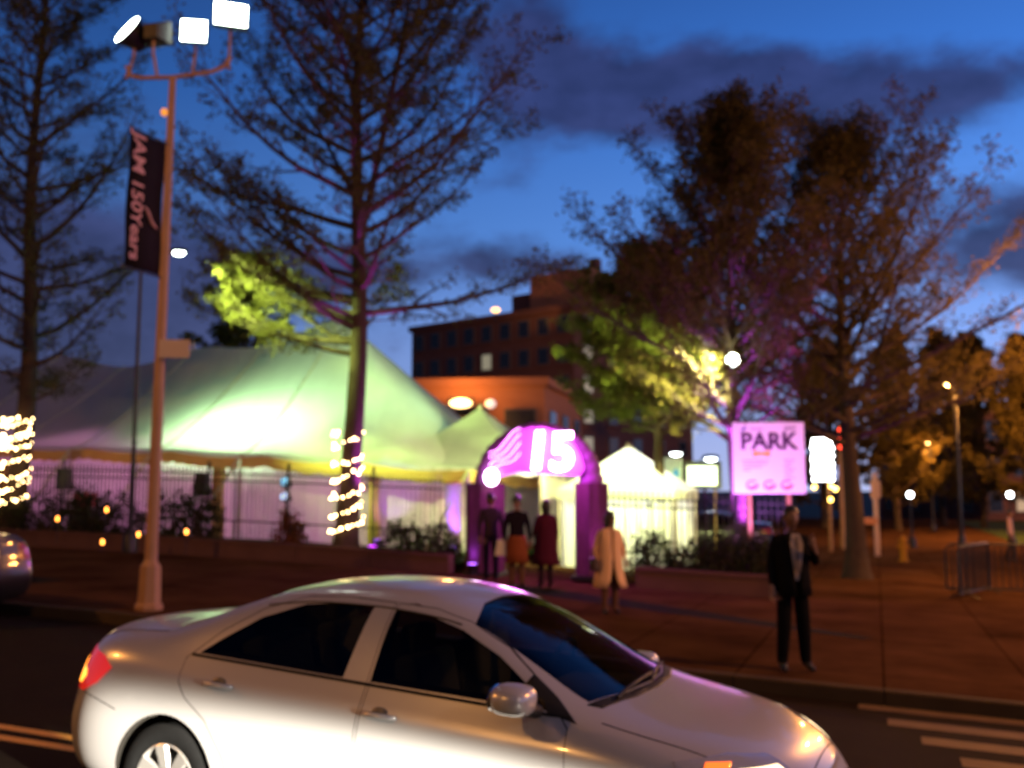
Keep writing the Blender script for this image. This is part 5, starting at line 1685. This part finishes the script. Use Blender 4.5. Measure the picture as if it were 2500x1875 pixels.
# --- equipment in front of the tent wall
def speaker(label, px, v, h):
    x, y = onv(px, v)
    t = thing('loudspeaker', label, 'loudspeaker', (x, y, gz(x) + BED), -YAW + 0.2, 'loudspeakers on stands')
    bevelled(MB().box((0, 0, h), (0.38, 0.34, 0.62), taper=0.9).build('cabinet', [iron], t), 0.02)
    MB().tube([(0, 0, 0.5), (0, 0, h - 0.3)], 0.02, 8).build('pole', [iron], t)
    for a in (0.4, 2.5, 4.6):
        MB().tube([(0, 0, 0.62), (0.38 * math.cos(a), 0.38 * math.sin(a), 0.01)], 0.014, 6).build('leg', [iron], t)
    MB().lathe([(0.13, 0), (0.10, 0.01), (0.03, -0.02)], 14, Matrix.Translation((0, -0.172, h - 0.10)) @ Matrix.Rotation(PI / 2, 4, 'X')).build('cone', [mat('cone_grey', (0.03, 0.03, 0.03), rough=0.6)], t, smooth=60)
speaker('black loudspeaker on stand near the left oak', 168, 22.6, 1.55)
speaker('black loudspeaker on stand right of the floodlight pole', 502, 22.8, 1.50)
x, y = onv(222, 22.4)
cl = thing('red_cooler', 'small red box standing before the pink tent wall', 'box', (x, y, gz(x) + BED), -YAW)
bevelled(MB().box((0, 0, 0.95), (0.55, 0.36, 0.36)).build('tub', [mat('red_plastic', (0.55, 0.03, 0.04), rough=0.4)], cl), 0.03)
bevelled(MB().box((0, 0, 1.16), (0.57, 0.38, 0.06)).build('lid', [mat('red_plastic')], cl), 0.02)
bevelled(MB().box((0, 0, 0.38), (0.70, 0.45, 0.76)).build('stand', [mat('box_dark')], cl), 0.02)
x, y = onv(706, 22.7)
sl_ = thing('stage_light', 'stand with two blue white stage lights left of the oak trunk', 'stage light', (x, y, gz(x) + BED), -YAW)
MB().tube([(0, 0, 0), (0, 0, 1.75)], 0.022, 8).build('pole', [iron], sl_)
for a in (0.5, 2.6, 4.7):
    MB().tube([(0, 0, 0.5), (0.35 * math.cos(a), 0.35 * math.sin(a), 0.01)], 0.014, 6).build('leg', [iron], sl_)
for z, cc in ((1.62, (0.25, 0.65, 1.0)), (1.24, (0.55, 0.70, 1.0))):
    c_ = MB().lathe([(0.09, -0.14), (0.14, 0.0), (0.15, 0.08), (0.14, 0.09)], 14, Matrix.Translation((0.02, -0.06, z)) @ Matrix.Rotation(PI / 2 - 0.4, 4, 'X')).build('lamp_can', [iron], sl_, smooth=40)
    MB().lathe([(0.115, 0.092), (0.05, 0.11)], 14, Matrix.Translation((0.02, -0.06, z)) @ Matrix.Rotation(PI / 2 - 0.4, 4, 'X')).build('lens', [mat('blue_lens_%d' % (z * 100), cc, emit=cc, strength=1.6)], c_, smooth=60)
# --- strings of bulbs wound round the two oaks
bulb_glow = mat('fairy_bulb', (1, 0.8, 0.5), emit=(1.0, 0.66, 0.28), strength=26.0, sample=False)
BULB = MB().ball((0, 0, 0), 0.024, 6, sc=(1, 1, 1.25)).mesh('bulb', [bulb_glow], smooth=80)
def wound_lights(label, tree_o, z0, z1, pitch, per, r0, seed, drop=0.0):
    R = random.Random(seed)
    t = thing('string_lights', label, 'string lights', tree_o.location, 0, 'bulb strings on the oaks')
    n = int((z1 - z0) / pitch * per)
    pts = []
    for i in range(n + 1):
        a = 2 * PI * i / per + 0.5
        z = z0 + pitch * i / per + 0.05 * math.sin(i * 0.21)
        r = r0 * (1 - z / 24) + 0.035 + 0.30 * math.exp(-z / 0.35) * r0
        p = Vector((r * math.cos(a), r * math.sin(a), z + 0.10 * math.sin(a + 0.4)))
        pts.append(p)
    MB().tube(pts, 0.007, 4).build('wire', [iron], t)
    for i, p in enumerate(pts):
        if math.sin(2 * PI * i / per + 0.5) > 0.45:
            continue
        if R.random() < drop:
            continue
        o = link('bulb', BULB, t)
        o.location = p * 1.0 + Vector((p.x, p.y, 0)).normalized() * 0.02 + Vector((R.gauss(0, 0.015), R.gauss(0, 0.015), R.gauss(0, 0.038)))
        sc_ = R.uniform(0.6, 1.3); o.scale = (sc_, sc_, sc_)
    return t
wound_lights('spaced rows of warm bulbs wound up the middle oak trunk', TREE_C, 0.42, 3.0, 0.39, 17, 0.31, 3)
wound_lights('dense rows of warm bulbs wound up the left oak trunk', TREE_L, 0.75, 2.15, 0.34, 18, 0.335, 4)
wound_lights('thick bright band of bulbs high on the left oak trunk', TREE_L, 2.25, 3.25, 0.21, 19, 0.35, 5)
# --- little amber garden lights among the shrubs
for k_, (px, py, d, lb) in enumerate(((140, 1268, 25.3, 'amber garden light in the second shrub from left'), (260, 1246, 25.0, 'amber garden light highest among the dark shrubs'), (338, 1306, 23.6, 'amber garden light just left of the floodlight pole'),
                                     (250, 1325, 22.8, 'lowest amber garden light above the long wall'), (455, 1300, 23.2, 'dim amber garden light right of the floodlight pole'))):
    q = at(px, py, d)
    t = thing('garden_light', lb, 'garden light', (q.x, q.y, gz(q.x) + BED), 0, 'garden lights')
    h = q.z - t.location.z
    MB().tube([(0, 0, -0.1), (0, 0, h - 0.05)], 0.012, 6).build('stake', [iron], t)
    MB().lathe([(0.012, -0.04), (0.03, -0.025), (0.03, 0.035), (0.02, 0.07)], 10, Matrix.Translation((0, 0, h))).build('lantern', [mat('garden_amber', (1, 0.5, 0.1), emit=(1.0, 0.34, 0.05), strength=9.0, sample=False)], t, smooth=60)
    MB().lathe([(0.06, 0.07), (0.02, 0.11)], 10, Matrix.Translation((0, 0, h))).build('cap', [iron], t)
# ------------------------------------------------------------------ the cars in place
CAR = make_car('silver_car', 'silver saloon car passing close in the foreground', 'car')
CAR_YAW = rad(-25.0)
ccx, ccy = -0.37, 5.95
CAR.location = (ccx, ccy, gz(ccx))
CAR.rotation_euler = (0, math.atan(0.043 * math.cos(CAR_YAW)), CAR_YAW)
def car_copy(name, label, loc, yaw, col, metal, lights):
    c = copy_tree(CAR); c.name = name; tag(c, label, 'car')
    c.location = loc; c.rotation_euler = (0, 0, yaw)
    m = mat(name + '_paint', col, rough=0.3, metal=metal, coat=0.6)
    def walk(o):
        for ch in o.children:
            if ch.type == 'MESH':
                for s in ch.material_slots:
                    nm = s.material.name
                    if nm == 'silver_paint':
                        s.link = 'OBJECT'; s.material = m
                    if not lights and nm in ('head_lens', 'indicator'):
                        s.link = 'OBJECT'; s.material = mat('lens_off', (0.3, 0.3, 0.3), rough=0.1)
                    if not lights and nm in ('tail_red', 'tail_hot'):
                        s.link = 'OBJECT'; s.material = mat('tail_off', (0.25, 0.01, 0.01), rough=0.15)
            walk(ch)
    walk(c)
    return c
x, y = S(-13.15, KERB - 0.95)
car_copy('parked_car', 'dark parked car cut off by the left edge at the kerb', (x, y, gz(x)), -YAW + PI, (0.012, 0.012, 0.016), 0.3, False)
q = at(1715, 1290, 33.0)
car_copy('parked_car', 'white parked car behind the short iron fence', (q.x, q.y, gz(q.x) + SIDE), rad(172), (0.62, 0.58, 0.60), 0.0, False)

fx, fy = -0.70, 0.714
car_copy('waiting_car', 'grey car waiting behind the viewer with its headlights on', (4.5 - 2.48 * fx, -1.0 - 2.48 * fy, gz(6.2)), math.atan2(fy, fx), (0.10, 0.10, 0.11), 0.3, True)

# ------------------------------------------------------------------ light that lamps in the place give off
# sodium street lamps on the near side of the street, out of the picture
def near_lamp(label, x, y, power, col=(1.0, 0.44, 0.11)):
    lamp_post(label, x, y, 8.0, (0.35 * 2, 0.94 * 2), sodglow, 0, SODIUM, dark=False, headsize=1.3, r=0.10, z=gz(x) + 0.0, group='near side sodium lamps')
    lamp('lamplight', 'SPOT', (x + 0.7, y + 1.9, gz(x) + 7.7), power, col, 0.25, aim=(x + 1.6, y + 8.5, 0.2), size=rad(150), blend=0.5)
near_lamp('sodium street lamp on the near pavement to the left', -9.0, -4.5, 1300)
near_lamp('sodium street lamp on the near pavement to the right', 7.5, -7.5, 1100, (1.0, 0.68, 0.42))
# headlamps of a car waiting on the near side, shining across the street below their cut-off
lamp('headlight', 'SPOT', (4.5, -1.0, 0.65), 50000, (1.0, 0.93, 0.80), 0.10, aim=(-1.9, 5.6, -4.30), size=rad(60), blend=0.08)
# inside the big tent: two floods against the front slope, pink lights washing the walls
for u, v, z, pw in ((-18.8, 25.8, 2.5, 760), (-16.9, 25.9, 2.4, 950), (-14.2, 27.6, 2.4, 430)):
    x, y = S(u, v)
    x2, y2 = S(u, v - 0.9)
    lamp('tent_flood', 'SPOT', (x, y, gz(x) + z), pw, (0.58, 1.0, 0.46), 0.35, aim=(x2, y2, gz(x) + z + 1.6), size=rad(150), blend=0.5)
for u in (-12.4, -16.0, -19.6, -23.2, -26.8, -30.4):
    x, y = S(u, 28.2); x2, y2 = S(u, 23.8)
    lamp('wall_wash', 'SPOT', (x, y, gz(x) + 1.7), 600, (1.0, 0.34, 0.74), 0.3, aim=(x2, y2, gz(x2) + 1.25), size=rad(78), blend=0.6)
# violet uplights standing at the right end of the tent wall
def uplight(label, px, v, aim_dz, power, col, size, aim_dv=1.2, base=BED, aim_du=0.0):
    x, y = onv(px, v)
    u, _ = uv(x, y)
    t = thing('uplight', label, 'uplight', (x, y, gz(x) + base), -YAW, 'violet uplights')
    MB().lathe([(0.12, 0), (0.12, 0.05), (0.10, 0.06), (0.11, 0.20), (0.13, 0.24)], 14).build('can', [iron], t, smooth=40)
    MB().lathe([(0.105, 0.245), (0.05, 0.255)], 14).build('lens', [mat('lens_%d' % px, col, emit=col, strength=6.0)], t, smooth=40)
    x2, y2 = S(u + aim_du, v + aim_dv)
    lamp('uplight_beam', 'SPOT', (x, y, gz(x) + base + 0.30), power, col, 0.08, aim=(x2, y2, gz(x) + base + aim_dz), size=rad(size), blend=0.5)
uplight('violet uplight at the right end of the big tent wall', 925, 23.2, 2.2, 120, VIOLET, 70)
uplight('violet uplight beside the dark shrub near the arch', 1104, 22.2, 1.2, 420, VIOLET, 60, aim_dv=1.0)
x, y = onv(1108, 23.1)
dc = thing('draped_pillar', 'white draped pillar lit violet just left of the arch', 'pillar', (x, y, gz(x) + BED), -YAW)
MB().lathe([(0.24, 0), (0.21, 0.3), (0.20, 0.9), (0.22, 1.5), (0.25, 1.75)], 18).build('drape', [canvas_d], dc, smooth=40)
MB().lathe([(0.27, 1.75), (0.27, 1.80), (0.20, 1.84)], 18).build('cap', [cream], dc, smooth=40)
uplight('magenta uplight on the street side of the middle oak', 915, 20.75, 5.2, 5000, (0.62, 0.05, 1.0), 26, aim_dv=0.0, aim_du=-0.46)
uplight('magenta uplight at the foot of the violet lit tree', 1806, 22.2, 3.4, 14000, (0.46, 0.06, 1.0), 40, aim_dv=0.85, aim_du=0.0)
uplight('magenta uplight at the foot of the plaza tree', 2072, 27.2, 6.0, 2200, (0.80, 0.06, 0.95), 70, aim_dv=-0.6, base=SIDE, aim_du=2.6)
uplight('violet uplight in front of the left arch leg', 1155, 20.3, 2.2, 30, VIOLET, 60, aim_dv=0.5, base=SIDE)
uplight('magenta uplight in front of the right arch leg', 1480, 20.2, 2.4, 70, MAGENTA, 75, aim_dv=0.5, base=SIDE, aim_du=-0.2)
# glow of the numerals on ground and sign
x, y = onv(1340, 19.6)
lamp('number_glow_light', 'POINT', (x, y, gz(x) + 2.9), 280, MAGENTA, 0.4)
x, y = onv(1770, 19.4)
lamp('sign_light', 'SPOT', (x, y, gz(x) + 0.7), 1300, (0.70, 0.22, 1.0), 0.1, aim=at(1860, 1110, 20.6), size=rad(70), blend=0.5)
# warm passage behind the arch, white marquee
q = at(1290, 1180, 26.0)
lamp('passage_light', 'POINT', (q.x, q.y, 2.3), 60, (1.0, 0.72, 0.42), 0.25)
w = WHITE_TENT.location
lamp('marquee_light', 'POINT', (w.x, w.y, w.z + 1.9), 280, (0.98, 1.0, 0.84), 0.3)
# sodium floodlight on the hall, roof lamps
q = at(1125, 985, 57.0)
fl = thing('wall_floodlight', 'blazing sodium floodlight on the orange brick hall', 'floodlight', (q.x, q.y, q.z), 0)
bevelled(MB().box((0, 0.15, 0), (1.5, 0.4, 0.7)).build('housing', [iron], fl), 0.05)
MB().ball((0, -0.10, 0), 0.50, 12, sc=(1.3, 0.35, 0.55)).build('lens', [mat('hall_glow', (1, .8, .5), emit=(1.0, 0.66, 0.26), strength=5.0)], fl, smooth=80)
lamp('hall_flood', 'POINT', (q.x, q.y - 0.9, q.z + 0.5), 900, (1.0, 0.36, 0.08), 0.4)
q = at(1198, 986, 56.8)
fl = thing('wall_lamp', 'small round white lamp beside the sodium floodlight', 'wall lamp', (q.x, q.y, q.z), 0)
MB().ball((0, 0, 0), 0.30, 12, sc=(1, 0.5, 0.9)).build('lens', [mat('white_lamp', (.9, .9, .9), emit=(0.9, 0.8, 0.7), strength=0.8)], fl, smooth=80)
MB().box((0, 0.22, 0), (0.5, 0.15, 0.5)).build('bracket', [iron], fl)
q = at(1210, 757, 80.5)
fl = thing('roof_lamp', 'bright lamp on the roof edge of the apartment tower', 'roof lamp', (q.x, q.y, q.z), 0)
MB().ball((0, 0, 0), 0.24, 10, sc=(1.5, 0.7, 0.8)).build('lens', [mat('roof_glow', (1, .6, .2), emit=(1.0, 0.55, 0.16), strength=4.0)], fl, smooth=80)
MB().tube([(0, 0.3, -0.9), (0, 0.3, 0.1), (0, 0.0, 0.25)], 0.06, 8).build('bracket', [iron], fl)
lamp('roof_lamplight', 'POINT', (q.x, q.y - 0.3, q.z + 0.6), 50, SODIUM, 0.3)
q = at(1310, 715, 76.0)
lamp('roof_house_light', 'SPOT', (q.x + 1.0, q.y, q.z - 2.5), 550, (1.0, 0.40, 0.10), 0.3, aim=(q.x, q.y + 10, q.z + 1.5), size=rad(40), blend=0.6)
# more sodium lamps over the plaza, beyond the right edge
for px, d, h, pw in ((2720, 24.0, 7.5, 3600), (2640, 50.0, 7.5, 9000), (2900, 75, 8.0, 8000)):
    q = at(px, 1200, d)
    lamp_post('sodium lamp post beyond the right edge, %s' % {24.0: 'nearest of three', 50.0: 'second of three', 75: 'farthest of three'}[d], q.x, q.y, h, (-0.6, 0), sodglow, pw, SODIUM, dark=False, r=0.09, group='lamps beyond the right edge')

# unseen light added between hall and tower to brighten the tower walls
q = at(1180, 1000, 74.0)
lamp('tower_fill', 'POINT', (q.x - 3.0, q.y - 2.0, q.z + 1.5), 450, SODIUM, 0.4)

lamp_post('sodium lamp post far along the near pavement to the right', 17.0, 7.0, 9.0, (-0.8, 0.5), sodglow, 9500, SODIUM, dark=False, r=0.09, group='near side sodium lamps')

lamp_post('sodium lamp post far along the near pavement to the left', -17.0, 7.5, 8.5, (0.8, 0.5), sodglow, 3600, SODIUM, dark=False, r=0.09, group='near side sodium lamps')
